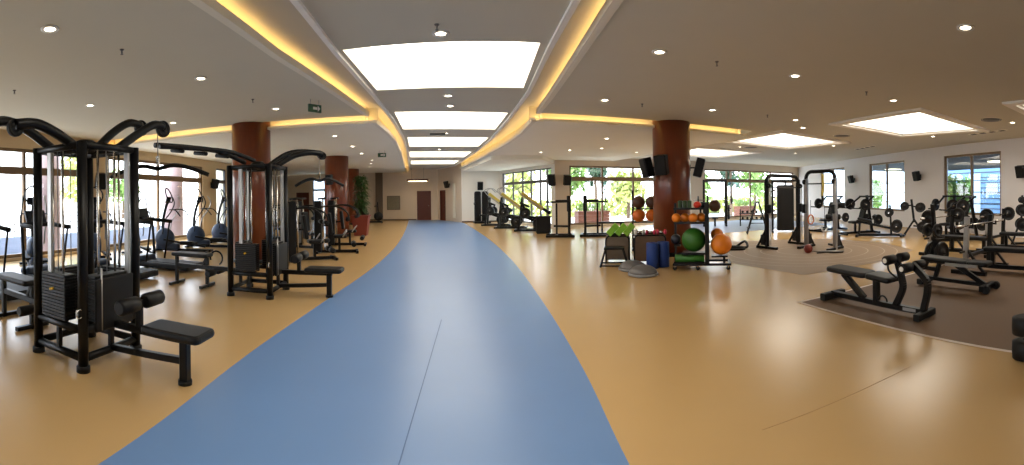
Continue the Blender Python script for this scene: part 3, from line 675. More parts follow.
# incline lever bench under the middle window
t = thing('leg_press', 'long black bench machine with round plates under the middle pale wall window', 'gym machine', (13.4, 7.35, 0), -1.15); t.scale = (.88, .88, .92)
MB().bar((-.95, 0, .07), (.95, 0, .07), .1).bar((-.9, -.4, .05), (-.9, .4, .05), .09).bar((.9, -.4, .05), (.9, .4, .05), .09).build('base_frame', 'black', t)
MB().bar((-.95, 0, .62), (.75, 0, .28), .09).bar((-.85, 0, .07), (-.8, 0, .6), .08).build('sloping_beam', 'black', t)
MB().pad((-.6, 0, .66), (.6, .38, .09), .06, .03, Matrix.Rotation(.2, 3, 'Y')).build('bench_pad', 'vinyl', t)
MB().bar((.5, 0, .1), (.45, 0, 1.25), .08).bar((.45, -.3, 1.2), (.45, .3, 1.2), .05).build('mast', 'black', t)
for q in (-1, 1):
    MB().disc((.72, q * .3, .42), (0, 1, 0), .24, .08).build('weight_plate', 'plate', t)
    MB().disc((.42, q * .38, .95), (0, 1, 0), .17, .06).build('weight_plate', 'plate', t)
    MB().tube([(.72, 0, .42), (.72, q * .42, .42)], .025, 8).build('plate_horn', 'chrome', t)
    MB().tube([(.42, 0, .95), (.42, q * .46, .95)], .025, 8).build('plate_horn', 'chrome', t)
    MB().cyl((-.2, q * .1, .8), (-.2, q * .34, .8), .07, 14, .02).build('roller_pad', 'vinyl', t)
MB().bar((-.2, 0, .45), (-.2, 0, .82), .05).build('roller_post', 'black', t)

def weight_tree(label, loc, rz, plates):
    t = thing('weight_tree', label, 'weight rack', loc, rz)
    MB().bar((-.32, 0, .05), (.05, 0, .6), .07).bar((.42, 0, .05), (.05, 0, .6), .07).bar((.05, 0, .5), (-.05, 0, 1.35), .08).bar((-.32, -.3, .04), (-.32, .3, .04), .07).bar((.42, -.3, .04), (.42, .3, .04), .07).build('rack_frame', 'black', t)
    for x, z, r in plates: MB().tube([(x, -.24, z), (x, .24, z)], .016, 8).bar((x, 0, z), (0.02, 0, z + .04), .05).build('plate_horn', 'black', t)
    return t
def loose_plates(base, loc, rz, plates, lab, group):
    c, s = math.cos(rz), math.sin(rz)
    for x, z, r, q in plates:
        p = Vector((loc[0] + x * c - q * s, loc[1] + x * s + q * c, z))
        o = MB().disc((0, 0, 0), (0, 1, 0), r, .07).build('weight_plate', 'plate'); o.location = p; o.rotation_euler.z = rz
        tag(o, lab + (' at its foot' if z < .5 else ' higher up' if z > 1.07 else ' at mid height'), 'weight plate', group)
PTS = [(.36, .34, .2), (-.3, 1.1, .15), (.28, 1.05, .18)]
weight_tree('black weight tree with round plates under the wall speaker between two windows', (14.05, 6.3, 0), -1.25, PTS)
loose_plates('', (14.05, 6.3), -1.25, [(x, z, r, q) for x, z, r in PTS for q in (-.14, .14)], 'black round weight plate hanging on the weight tree under the wall speaker', 'plates on the weight tree under the speaker')
PT2 = [(.1, .3, .24), (-.05, .8, .14)]
weight_tree('black weight tree with a large plate behind the adjustable bench', (8.35, 3.25, 0), -.25, PT2)
loose_plates('', (8.35, 3.25), -.25, [(.1, .3, .24, -.13), (.1, .3, .24, .13), (-.05, .8, .14, -.13), (-.05, .8, .14, .13)], 'black round weight plate on the weight tree behind the adjustable bench', 'plates on the tree behind the adjustable bench')

# ------------------------------------------------------------------ benches
t = thing('abdominal_bench', 'black abdominal bench with curved roller supports on the rubber floor corner', 'gym bench', (5.02, 2.82, 0), math.atan2(-.98, -.17))
MB().bar((-.82, 0, .1), (.82, 0, .09), .09, .07).build('base_beam', 'black', t)
MB().bar((-.82, -.22, .07), (-.82, .22, .07), .1, .1).build('rear_foot', 'rubber_black', t)
MB().bar((.8, -.2, .06), (.8, .2, .06), .085, .085).build('front_foot', 'rubber_black', t)
MB().pad((-.46, 0, .47), (.76, .34, .075), .09, .03, Matrix.Rotation(.02, 3, 'Y')).build('back_pad', 'vinyl', t)
MB().pad((.13, 0, .455), (.42, .33, .075), .06, .03, Matrix.Rotation(.06, 3, 'Y')).build('seat', 'vinyl', t)
MB().bar((.02, 0, .1), (.02, 0, .42), .1, .07).build('seat_post', 'black', t)
MB().bar((-.2, 0, .12), (-.6, 0, .42), .07, .09).build('angled_strut', 'black', t)
MB().tube(arc((.2, -.09, .16), .07, 0, 180, 10), .012, 8).build('grab_handle', 'black', t)
for k, (x0, x1, x2, zc) in enumerate(((.34, .46, .36, .73), (.78, .84, .62, .65))):
    pts = smooth([(x0, 0, .1), (x1, 0, .34), (x1 - .02, 0, .5), (x2, 0, zc + .02)], 6)
    s_ = MB()
    for a, c in zip(pts, pts[1:]): s_.bar(a, c + (c - a) * .15, .085, .07, (0, 1, 0))
    s_.build('curved_support', 'black', t)
    for q in (-1, 1):
        r = MB().cyl((x2, q * .04, zc), (x2, q * .25, zc), .062, 18, .018).build('roller_pad', 'vinyl', t)
        MB().cyl((x2, q * .245, zc), (x2, q * .26, zc), .032, 14).build('roller_cap', 'white', r)
MB().tube(smooth([(.44, -.1, .5), (.33, -.12, .58), (.3, -.11, .7)], 5), .013, 8).build('top_handle', 'black', t)
MB().pad((.6, -.058, .1), (.2, .004, .04), .002, .001).build('badge_plate', 'grey_plastic', t)

def flat_bench(label, loc, rz, n=1.25, angle=.03):
    t = thing('weight_bench', label, 'gym bench', loc, rz)
    MB().pad((-.18, 0, .45), (n * .72, .3, .08), .06, .03, Matrix.Rotation(angle, 3, 'Y')).build('back_pad', 'vinyl', t)
    MB().pad((n * .36, 0, .44), (n * .3, .3, .08), .05, .03).build('seat', 'vinyl', t)
    MB().bar((-.62, 0, .12), (.62, 0, .1), .08, .06).build('base_beam', 'black', t)
    MB().bar((.55, 0, .1), (-.05, 0, .42), .06, .08).bar((-.4, 0, .12), (-.3, 0, .42), .07).build('angled_strut', 'black', t)
    MB().bar((-.1, -.165, .41), (.5, -.165, .41), .02, .05).build('side_rail', 'silver', t)
    MB().bar((-.6, -.2, .07), (-.6, .2, .07), .1, .09).build('rear_foot', 'rubber_black', t)
    f = MB().bar((.6, -.24, .08), (.6, .24, .08), .09, .09).build('front_foot', 'black', t)
    for q in (-1, 1): MB().cyl((.66, q * .16, .065), (.66, q * .23, .065), .065, 16).build('wheel', 'rubber_black', f)
    return t
RZ = math.atan2(-.982, -.19)
flat_bench('black adjustable bench on wheels between the abdominal bench and the weight tree', (6.68, 2.22, 0), RZ)

def bench_press(label, bar_label, loc, rz, plates=0):
    t = thing('bench_press', label, 'gym bench', loc, rz)
    MB().pad((.05, 0, .45), (1.25, .3, .09), .06, .03).build('bench_pad', 'vinyl', t)
    MB().bar((-.75, 0, .1), (.7, 0, .1), .08).bar((.68, -.3, .05), (.68, .3, .05), .08).bar((.5, 0, .1), (.5, 0, .42), .08).bar((-.4, 0, .1), (-.4, 0, .42), .08).build('base_frame', 'black', t)
    for q in (-1, 1):
        u_ = MB().bar((-.75, q * .55, .03), (-.7, q * .55, 1.12), .08, .1).build('upright', 'silver' if q < 0 else 'black', t)
        MB().bar((-1.05, q * .55, .04), (-.3, q * .55, .04), .08).bar((-.35, q * .55, .06), (-.72, q * .55, .5), .05).build('upright_foot', 'black', t)
        MB().bar((-.7, q * .55, .92), (-.58, q * .55, .92), .04).bar((-.58, q * .55, .9), (-.58, q * .55, .99), .03).build('bar_hook', 'black', u_)
        MB().bar((-.75, q * .55, .45), (-.75, q * .75, .45), .04).build('plate_horn', 'black', u_)
    MB().bar((-.75, -.55, .35), (-.75, .55, .35), .07).build('cross_beam', 'black', t)
    c, s = math.cos(rz), math.sin(rz)
    b = thing('barbell', bar_label, 'barbell', (loc[0] - .64 * c, loc[1] - .64 * s, .967), rz)
    MB().tube([(0, -1.08, 0), (0, 1.08, 0)], .016, 10).build('shaft', 'chrome', b)
    for q in (-1, 1):
        MB().cyl((0, q * .68, 0), (0, q * 1.1, 0), .026, 12).build('sleeve', 'chrome', b)
        if plates: MB().disc((0, q * .76, 0), (0, 1, 0), .2, .07).build('weight_plate', 'plate', b)
        if plates > 1: MB().disc((0, q * .84, 0), (0, 1, 0), .13, .05).build('weight_plate', 'plate', b)
    return t
bench_press('bench press with a silver upright behind the adjustable bench', 'chrome barbell resting on the silver uprights of the nearest bench press', (8.2, 1.55, 0), RZ)
bench_press('black bench press farther back near the pale wall', 'chrome barbell loaded with plates on the farther bench press', (11.3, 1.9, 0), RZ, 2)
bench_press('black bench press behind the silver upright, in front of the press machines', 'barbell with small plates on the bench press in front of the press machines', (10.2, 3.1, 0), RZ, 1)
def plate_rack(label, loc, rz):
    t = thing('weight_tree', label, 'weight rack', loc, rz)
    MB().bar((0, -.3, .05), (0, 0, 1.5), .07).bar((-.35, -.3, .04), (.35, -.3, .04), .07).bar((0, -.3, .04), (0, .35, .04), .07).bar((0, .3, .05), (0, 0, .9), .06).build('rack_frame', 'black', t)
    for z, r in ((.62, .2), (1.05, .18), (1.36, .1)):
        MB().tube([(-.25, 0, z), (.25, 0, z)], .016, 8).build('plate_horn', 'black', t)
        for q in (-1, 1):
            o = MB().disc((0, 0, 0), (1, 0, 0), r, .07).build('weight_plate', 'plate')
            o.location = (loc[0] + q * .17 * math.cos(rz), loc[1] + q * .17 * math.sin(rz), z); o.rotation_euler.z = rz
            tag(o, '%s black weight plate on the tree at the frame edge by the pale wall' % {.62: 'lowest', 1.05: 'middle', 1.36: 'small top'}[z], 'weight plate', 'plates on the weight tree at the frame edge')
    return t
plate_rack('black weight tree with stacked plates at the edge of the frame by the pale wall', (12.6, 2.05, 0), .3)
# dumbbell standing on the rubber floor at the edge of the frame
t = thing('dumbbell', 'large black round dumbbell standing on the rubber floor at the frame edge', 'dumbbell', (3.98, .62, 0), .3)
for z in (.09, .32):
    MB().lathe([(.08, -.09), (.125, -.075), (.13, 0), (.125, .075), (.08, .09)], (0, 0, z)).build('dumbbell_head', 'rubber_black', t)
MB().tube([(0, 0, .14), (0, 0, .28)], .02, 10).build('grip', 'chrome', t)

# ------------------------------------------------------------------ cable rig on the zone with circles
def portal(label, a, c, h, r, m, feet=True):
    """two posts joined by a rounded top beam"""
    a = Vector((*a, 0)); c = Vector((*c, 0)); d = (c - a); L = d.length; d /= L
    t = thing('cable_rig', label, 'cable rig', a, math.atan2(d.y, d.x))
    MB().bar((0, 0, 0), (0, 0, h - .2), .09, .12).build('upright', m, t)
    MB().bar((L, 0, 0), (L, 0, h - .2), .09, .12).build('upright', m, t)
    pts = [(0, 0, h - .22)] + arc((.2, 0, h - .2), .2, 180, 90, 6) + arc((L - .2, 0, h - .2), .2, 90, 0, 6) + [(L, 0, h - .22)]
    MB().tube(pts, .055, 12).build('top_beam', 'black', t)
    MB().tube([(.05, 0, h - .35), (L - .05, 0, h - .35)], .02, 8).build('pull_up_bar', 'black', t)
    for x in (0, L):
        MB().bar((x, -.4, .04), (x, .4, .04), .1, .07).bar((x, .38, .06), (x, .04, .55), .05).build('foot', 'black', t)
        MB().pad((x, -.09, 1.15), (.12, .12, .26), .03, .02).build('pulley_carriage', 'black', t)
        MB().tube([(x, -.1, .1), (x, -.1, h - .3)], .008, 6).tube([(x + .06, -.1, .1), (x + .06, -.1, h - .3)], .012, 6).build('guide_rod', 'silver', t)
        MB().disc((x, -.1, h - .3), (1, 0, 0), .07, .04).build('pulley', 'rubber_black', t)
        w = MB()
        for k in range(10): w.pad((x, .12, .12 + k * .03), (.1, .2, .026), .01, .004, seg=1)
        w.build('weight_stack', 'stack', t)
    return t
portal('black arched cable rig frame, farther from the pale wall, on the circle zone', (8.69, 8.42), (10.08, 8.4), 2.12, .05, 'black')
portal('arched cable rig frame with silver uprights on the circle zone', (9.6, 7.69), (9.67, 6.71), 2.22, .05, 'silver')
b = MB(); b.tube([(8.95, 7.0, .02), (9.5, 6.3, .02)], .02, 10); tag(b.build('floor_bar', 'silver'), 'silver bar lying on the circle zone before the silver rig', 'bar')
o = MB().ball((0, 0, 0), .12).build('medicine_ball', 'redball'); o.location = (8.75, 6.95, .12); tag(o, 'dark red ball on the circle zone at the foot of the silver rig', 'ball')
# hanging straps, ring, kettlebell, ropes
t = thing('suspension_strap', 'pale yellow strap hanging from the top of the silver rig', 'strap', (9.48, 7.0, 2.12))
MB().tube(smooth([(0, 0, 0), (.03, .02, -.3), (-.02, 0, -.6)], 4), .03, 8).tube(smooth([(.05, 0, 0), (.08, .02, -.25), (.06, 0, -.5)], 4), .02, 8).build('webbing', 'yellow', t)
MB().tube([(-.02, 0, -.6), (-.02, 0, -.72)], .025, 8).build('grip', 'rubber_black', t)
t = thing('rowing_grip', 'orange ring grip hanging at the silver rig upright', 'grip', (9.38, 7.35, 1.15))
MB().tube(arc((0, 0, -.3), .13, 0, 360, 20), .018, 8).build('ring', 'deeporange', t); MB().tube([(0, 0, -.16), (0, 0, .25)], .008, 6).build('cable', 'rubber_black', t)
t = thing('hanging_strap', 'white and black strap handle hanging low inside the silver rig', 'strap', (9.58, 7.02, .75))
MB().tube(arc((0, 0, -.12), .12, 180, 360, 10), .025, 8).build('webbing', 'white', t); MB().cyl((-.12, 0, -.12), (.12, 0, -.12), .025, 10).build('grip', 'rubber_black', t); MB().tube([(0, 0, -.1), (.02, 0, .5)], .008, 6).build('cable', 'rubber_black', t)
def rope(label, pts, r=.03):
    tag(MB().tube(smooth(pts, 6), r, 8).build('battle_rope', 'rubber_black'), label, 'rope')
rope('black rope coiled on the circle zone beside the black rig frame', [(7.7, 9.0, .035), (8.0, 8.7, .04), (8.3, 9.0, .035), (8.1, 9.2, .06), (7.85, 9.0, .09), (8.2, 8.75, .07), (8.4, 9.05, .2), (8.3, 9.3, .035)], .035)
rope('thin black rope on the circle zone before the silver rig', [(8.8, 6.7, .02), (9.0, 6.55, .03), (9.1, 6.35, .02), (9.3, 6.2, .02)], .02)
t = thing('leg_curl_arm', 'black jointed machine arm with rollers inside the silver rig', 'machine arm', (10.3, 7.15, 0), .4)
MB().bar((0, 0, .03), (0, 0, 1.25), .06).bar((-.3, 0, .9), (.35, 0, 1.25), .07).bar((-.25, -.25, .03), (.25, .25, .03), .07).build('arm_frame', 'black', t)
for q in (-1, 1): MB().cyl((.32, q * .04, 1.22), (.32, q * .24, 1.22), .09, 16, .02).build('roller_pad', 'vinyl', t); MB().cyl((-.3, q * .04, .9), (-.3, q * .22, .9), .08, 16, .02).build('roller_pad', 'vinyl', t)
# dark dual tower behind the rig
t = thing('cable_cabinet', 'tall dark cable machine standing behind the cable rig', 'gym machine', (13.2, 11.7, 0), .8)
MB().pad((0, 0, 1.0), (.5, .7, 1.9), .06, .04).build('cabinet_body', 'satin', t)
for q in (-1, 1):
    MB().bar((-.3, q * .55, .03), (-.3, q * .55, 2.15), .09).build('upright', 'black', t)
    MB().bar((-.6, q * .55, .04), (.2, q * .55, .04), .08).build('foot', 'black', t)
    for k in range(5): MB().ball((-.34, q * .47, .6 + k * .28), .05, 12).build('cable_stop', 'grey_plastic', t)
MB().bar((-.3, -.55, 2.12), (-.3, .55, 2.12), .09).bar((-.3, 0, 2.05), (0, 0, 1.9), .07).build('top_beam', 'black', t)
# folding trestle
t = thing('step_ladder', 'dark folding step ladder in front of the far planter', 'ladder', (11.75, 11.9, 0), -.7)
for x0, x1 in ((-.42, -.05), (.42, .05)):
    for q in (-1, 1): MB().bar((x0, q * .24, 0), (x1, q * .16, 1.25), .05, .04).build('leg', 'black', t)
for k, (x0, z) in enumerate(((-.36, .25), (-.24, .62), (-.15, .95))): MB().box((x0, 0, z), (.12, .44, .03)).build('step', 'satin', t)
MB().box((0, 0, 1.25), (.16, .36, .05)).build('top_cap', 'satin', t); MB().bar((-.3, .24, .4), (.3, .24, .4), .03).build('spreader', 'satin', t)
# squat rack near the far windows
def squat_rack(label, bar_label, loc, rz):
    t = thing('squat_rack', label, 'squat rack', loc, rz)
    for x in (-.55, .55):
        for y in (-.45, .45): MB().bar((x, y, 0), (x, y, 2.3), .09, .09).build('upright', 'black', t)
        MB().bar((x, -.6, .05), (x, .6, .05), .09).build('foot_beam', 'black', t); MB().bar((x, -.45, 2.25), (x, .45, 2.25), .09).build('side_beam', 'black', t)
        for z in (.5, .85): MB().bar((x, .45, z), (x + (.3 if x > 0 else -.3), .45, z), .05).build('plate_horn', 'black', t)
    MB().bar((-.55, .45, 2.25), (.55, .45, 2.25), .09).bar((-.55, -.45, 2.25), (.55, -.45, 2.25), .08).build('top_beam', 'black', t)
    for x in (-1, 1):
        for z, r in ((.5, .22), (.85, .18)): MB().disc((x * .72, .45, z), (1, 0, 0), r, .1).build('weight_plate', 'plate', t)
    MB().pad((0, -.1, .42), (.3, 1.1, .08), .05, .03).bar((0, -.5, 0), (0, -.5, .4), .07).bar((0, .3, 0), (0, .3, .4), .07).build('bench', 'vinyl', t)
    c, s = math.cos(rz), math.sin(rz)
    b = thing('barbell', bar_label, 'barbell', (loc[0] + .52 * s, loc[1] - .52 * c, 1.3), rz)
    MB().tube([(-1.05, 0, 0), (1.05, 0, 0)], .017, 8).build('shaft', 'chrome', b)
    for q in (-1, 1): MB().disc((q * .82, 0, 0), (1, 0, 0), .2, .07).build('weight_plate', 'plate', b)
    return t
squat_rack('black squat rack at the far windows beside the ball rack', 'barbell racked on the squat rack at the far windows', (13.2, 16.4, 0), -.65)
t = thing('dumbbell_rack', 'low black dumbbell rack beside the squat rack at the far windows', 'dumbbell rack', (14.6, 15.0, 0), -.75)
for z in (.3, .62): MB().box((0, 0, z), (1.5, .3, .04)).build('shelf', 'black', t)
for q in (-1, 1): MB().bar((q * .7, -.2, 0), (q * .7, .1, .8), .06).bar((q * .7, -.3, .04), (q * .7, .3, .04), .06).build('leg', 'black', t)
c_, s_ = math.cos(-.75), math.sin(-.75)
for zi, z in enumerate((.3, .62)):
    for k in range(6):
        x = -.58 + k * .23
        d = thing('dumbbell', 'small black dumbbell on the %s shelf of the low rack by the squat rack' % ('lower', 'upper')[zi], 'dumbbell', (14.6 + x * c_, 15.0 + x * s_, z + .08), -.75, 'dumbbells on the low rack by the squat rack')
        for q in (-1, 1): MB().cyl((0, q * .06, 0), (0, q * .15, 0), .058, 12).build('dumbbell_head', 'rubber_black', d)
        MB().tube([(0, -.07, 0), (0, .07, 0)], .016, 8).build('grip', 'chrome', d)

# ------------------------------------------------------------------ ball rack beside the column
RX, RY, RA = 5.55, 7.17, -.66          # rack origin; its x runs across the line of sight
def rk(x, y, z=0): c, s = math.cos(RA), math.sin(RA); return (RX + x * c - y * s, RY + x * s + y * c, z)
t = thing('ball_rack', 'black wheeled rack holding balls and green mats beside the red column', 'ball rack', rk(0, 0), RA)
MB().bar((0, -.28, .1), (0, -.28, 1.42), .05, .09).build('upright', 'black', t)
MB().bar((0, .3, .1), (0, .3, 1.42), .05, .09).build('upright', 'black', t)
MB().box((0, 0, .62), (.025, .56, 1.0)).build('centre_panel', 'satin', t)
for y in (-.2, .2): MB().cyl((.02, y, 1.3), (.02, y, 1.56), .022, 10).build('prong', 'black', t)
for z, x0 in ((.135, -.7), (.33, -.54), (.98, -.7), (1.28, -.7)): MB().box((x0 / 2, 0, z), (-x0, .5, .02)).box((x0 / 2, -.25, z + .015), (-x0, .02, .04)).build('shelf', 'black', t)
MB().box((-.64, -.02, .5), (.14, .3, .02)).build('shelf', 'black', t); MB().box((.22, .24, .545), (.36, .3, .02)).build('shelf', 'black', t)
MB().box((.26, -.14, .285), (.34, .3, .03)).bar((.36, -.14, .12), (.36, -.14, .28), .05).build('base_shelf', 'black', t)
MB().bar((-.7, -.28, .12), (.48, -.28, .12), .05).bar((-.7, .28, .12), (.48, .28, .12), .05).bar((-.7, -.28, .12), (-.7, .28, .12), .05).bar((.48, -.28, .12), (.48, .28, .12), .05).build('base_frame', 'black', t)
MB().bar((-.7, .25, .12), (-.7, .25, 1.4), .05).build('back_post', 'black', t)
for x in (-.68, -.2, .44):
    k = MB().lathe([(.02, -.015), (.045, -.012), (.045, .012), (.02, .015)], (x, -.27, .045), (0, 1, 0), 16).build('caster', 'rubber_black', t)
    MB().bar((x, -.27, .05), (x, -.27, .12), .03).build('caster_fork', 'chrome', k)
def ball(name, lab, cat, p, r, m, group=None, sq=1):
    o = MB().ball((0, 0, 0), r, 28, sq).build(name, m); o.location = p; tag(o, lab, cat, group); return o
for k, (x, w) in enumerate(((-.65, 'first from the column'), (-.475, 'second from the column'), (-.29, 'third from the column'), (-.118, 'next to the rack panel'))):
    ball('medicine_ball', 'small orange ball on the ball rack, %s' % w, 'ball', rk(x, -.16 if k % 2 == 0 else -.01, 1.092), .1, 'orange')
ball('exercise_ball', 'big green exercise ball in the ball rack', 'exercise ball', rk(-.29, 0, .612), .262, 'green')
ball('exercise_ball', 'big orange exercise ball on the open side of the rack', 'exercise ball', rk(.3, -.14, .528), .225, 'orange')
ball('exercise_ball', 'orange exercise ball behind the big orange one on the rack', 'exercise ball', rk(.22, .26, .698), .14, 'orange')
ball('medicine_ball', 'dark navy ball beside the green one in the ball rack', 'ball', rk(-.675, -.02, .628), .112, 'navy')
ball('medicine_ball', 'dark brown leather ball on the open side near the rack top', 'ball', rk(.17, -.05, 1.34), .13, 'brownball')
t = thing('ball_holder', 'small black bracket tray holding the brown ball near the rack top', 'bracket', rk(.17, -.05, 1.19), RA)
MB().box((-.03, 0, 0), (.26, .2, .02)).build('tray', 'black', t); MB().bar((-.15, 0, -.02), (-.15, 0, .12), .03).build('bracket_arm', 'black', t)
o = MB().cyl((-.32, 0, 0), (.3, 0, 0), .085, 20).build('rolled_mat', 'green'); o.location = rk(-.36, -.14, .232); o.rotation_euler.z = RA; tag(o, 'green rolled exercise mat on the lowest rack shelf', 'exercise mat')
for k in range(3):
    o = MB().pad((0, 0, 0), (.085, .3, .17), .03, .02).build('foam_block', 'darkgreen'); o.location = rk(-.57 + k * .1, -.05, 1.38); o.rotation_euler.z = RA; tag(o, 'dark green foam block on the top shelf of the ball rack, %s' % ('nearest the column', 'middle one', 'nearest the red ball')[k], 'foam block')
ball('medicine_ball', 'red ball on the top shelf of the ball rack', 'ball', rk(-.2, -.15, 1.37), .085, 'red', sq=.85)
ball('medicine_ball', 'small black ball beside the red ball on the rack top shelf', 'ball', rk(-.09, .05, 1.365), .07, 'navy')

# second, partly hidden ball rack behind the column
t = thing('ball_rack', 'black ball rack half hidden behind the red column', 'ball rack', (5.88, 10.55, 0), -.5)
for x in (-.32, .42): MB().bar((x, .1, 0), (x, .1, 1.72), .05).bar((x, -.25, .04), (x, .3, .04), .06).build('upright', 'black', t)
for z in (.45, .81, 1.19): MB().bar((-.32, -.1, z), (.42, -.1, z), .03).bar((-.32, .1, z), (.42, .1, z), .03).bar((-.32, -.1, z), (-.32, .1, z), .03).bar((.42, -.1, z), (.42, .1, z), .03).build('shelf', 'black', t)
def r2(x, y, z): c, s = math.cos(-.5), math.sin(-.5); return (5.88 + x * c - y * s, 10.55 + x * s + y * c, z)
ball('medicine_ball', 'orange ball on the rack behind the column, farther from the column', 'ball', r2(-.14, -.02, 1.0), .185, 'deeporange')
ball('medicine_ball', 'orange ball on the rack behind the column, touching the column edge', 'ball', r2(.23, -.02, 1.0), .18, 'deeporange')
ball('medicine_ball', 'brown leather ball at the top of the rack behind the column, outer one', 'ball', r2(-.14, -.02, 1.38), .185, 'brownball')
ball('medicine_ball', 'brown leather ball at the top of the rack behind the column, next to the column', 'ball', r2(.23, -.02, 1.38), .18, 'brownball')

# ------------------------------------------------------------------ small equipment before the column
t = thing('step_stool', 'black splayed leg stool with flat top beside the wooden crates', 'stool', (4.02, 8.6, 0), -.45)
MB().pad((0, 0, .4), (.46, .4, .04), .03, .01).build('seat', 'rubber_black', t)
for q in (-1, 1):
    for w in (-1, 1): MB().bar((q * .31, w * .23, 0), (q * .19, w * .16, .39), .035).build('leg', 'black', t)
    MB().bar((q * .3, -.22, .03), (q * .3, .22, .03), .03).build('stretcher', 'black', t)
MB().bar((-.3, -.22, .03), (.3, -.22, .03), .03).bar((-.3, .22, .03), (.3, .22, .03), .03).build('stretcher', 'black', t)
def crate(label, loc, rz, sx, sy, h, m, lid=False):
    t = thing('storage_box', label, 'storage box', loc, rz)
    MB().box((0, -sy / 2 + .012, h / 2 + .03), (sx - .04, .024, h - .06)).build('front_panel', m, t)
    MB().box((0, sy / 2 - .012, h / 2 + .03), (sx - .04, .024, h - .06)).build('back_panel', m, t)
    for q in (-1, 1): MB().box((q * (sx / 2 - .012), 0, h / 2 + .03), (.024, sy, h - .06)).build('side_panel', m, t)
    MB().box((0, 0, h - .012 if lid else h * .72), (sx - .05, sy - .05, .02)).build('lid' if lid else 'inner_shelf', m, t)
    e = MB()
    for y in (-sy / 2, sy / 2):
        pts = [(-sx / 2, y, .0), (-sx / 2, y, h - .1)] + arc((-sx / 2 + .1, y, h - .1), .1, 180, 90, 5) + arc((sx / 2 - .1, y, h - .1), .1, 90, 0, 5) + [(sx / 2, y, h - .1), (sx / 2, y, 0)]
        e.tube(pts, .018, 8)
    e.build('edge_frame', 'black', t)
    return t
crate('grey brown storage box holding green steps, behind the black stool', (4.38, 9.16, 0), -.5, .55, .4, .62, 'greywood')
crate('dark brown storage box with rounded black edge before the red column', (4.93, 8.56, 0), -.52, .72, .4, .66, 'wood', True)
for k, (x, y, z, a, lb) in enumerate([(4.2, 9.06, .775, .5, 'lime green step block leaning on the grey brown box, nearest the stool'), (4.37, 8.95, .775, .5, 'lime green step block leaning on the grey brown box, middle one'), (4.53, 8.85, .775, .5, 'lime green step block leaning toward the dark brown box')]):
    o = MB().pad((0, 0, 0), (.15, .34, .06), .02, .015).build('step_block', 'lime'); o.location = (x, y, z); o.rotation_euler = (1.0, .75, -.5 + .06 * k); tag(o, lb, 'step block')
o = MB().pad((0, 0, 0), (.22, .2, .22), .03, .02).build('foam_block', 'darkgreen'); o.location = (4.3, 9.2, .575); o.rotation_euler.z = -.5; tag(o, 'dark green foam block standing in the grey brown box', 'foam block')
def small_dumbbell(lab, p, rz, m):
    d = thing('dumbbell', lab, 'dumbbell', p, rz)
    for q in (-1, 1): MB().lathe([(.03, -.03), (.05, -.025), (.055, 0), (.05, .025), (.03, .03)], (q * .09, 0, 0), (1, 0, 0), 14).build('dumbbell_head', m, d)
    MB().tube([(-.08, 0, 0), (.08, 0, 0)], .018, 8).build('grip', 'chrome', d)
def cr(x, y): c, q = math.cos(-.52), math.sin(-.52); return (4.93 + x * c - y * q, 8.56 + x * q + y * c, .718)
for p, rz, m, lb in [(cr(-.24, -.1), -.52, 'white', 'white dumbbell at the front of the dark brown box top'), (cr(.015, -.1), -.52, 'pink', 'pink dumbbell at the front middle of the dark brown box top'),
                     (cr(-.235, .12), -.52, 'rubber_black', 'black dumbbell at the back of the dark brown box top'), (cr(.02, .1), -.52, 'white', 'white dumbbell behind the pink ones on the dark brown box'),
                     (cr(.27, -.1), -.52, 'pink', 'pink dumbbell toward the column on the dark brown box'), (cr(.27, .1), -.52, 'red', 'red dumbbell at the back toward the column on the dark brown box')]:
    small_dumbbell(lb, p, rz, m)
for (x, y, lb) in ((4.6, 7.88, 'dark blue foam roller standing upright, nearer the grey domes'), (4.9, 7.92, 'dark blue foam roller standing upright, nearer the ball rack')):
    o = MB().lathe([(.05, .0), (.13, .0), (.135, .01), (.135, .54), (.13, .55), (.05, .55), (.045, .5)], (0, 0, 0), n=28).build('foam_roller', 'blue'); o.location = (x, y, 0); tag(o, lb, 'foam roller')
def dome(lab, loc):
    t = thing('balance_dome', lab, 'balance trainer', loc)
    MB().lathe([(.27, 0), (.3, .01), (.305, .03), (.3, .05), (.28, .055)], n=36).build('base', 'grey_plastic', t)
    MB().lathe([(.28 * math.cos(a), .05 + .16 * math.sin(a)) for a in [k * PI / 20 for k in range(10)]] + [(.03, .208), (.001, .21)], n=36).build('dome', 'bosu', t)
dome('grey half ball balance trainer nearest the camera', (4.03, 7.28, 0)); dome('grey half ball balance trainer behind the other, beside the stool', (4.12, 7.91, 0))

# ------------------------------------------------------------------ dip stands and black box by the white pillar
def dip_stand(label, loc, rz):
    t = thing('dip_stand', label, 'dip stand', loc, rz)
    MB().bar((-.6, -.32, .05), (.5, -.32, .05), .09).bar((-.6, .32, .05), (.5, .32, .05), .09).bar((.45, -.4, .05), (.45, .4, .05), .09).build('base_frame', 'black', t)
    for y in (-.3, .3): MB().bar((.3, y, .05), (.3, y, 1.36), .08).build('upright', 'black', t)
    MB().bar((-.18, 0, .05), (-.18, 0, 1.3), .07).bar((-.18, -.3, .05), (-.18, .3, .05), .08).build('front_post', 'black', t)
    for q in (-1, 1):
        a = MB().bar((.36, q * .28, 1.36), (-.58, q * .28, 1.34), .07, .06).build('arm', 'black', t)
        MB().pad((0, q * .28, 1.4), (.45, .12, .06), .03, .02).build('arm_pad', 'vinyl', a)
        MB().cyl((-.5, q * .28, 1.36), (-.5, q * .28, 1.54), .022, 10).build('grip', 'rubber_black', a)
        MB().bar((.3, q * .2, .4), (-.3, q * .2, .42), .05).build('foot_step', 'black', t)
    MB().pad((.3, 0, 1.28), (.16, .3, .62), .06, .03).build('backrest', 'vinyl', t)
    return t
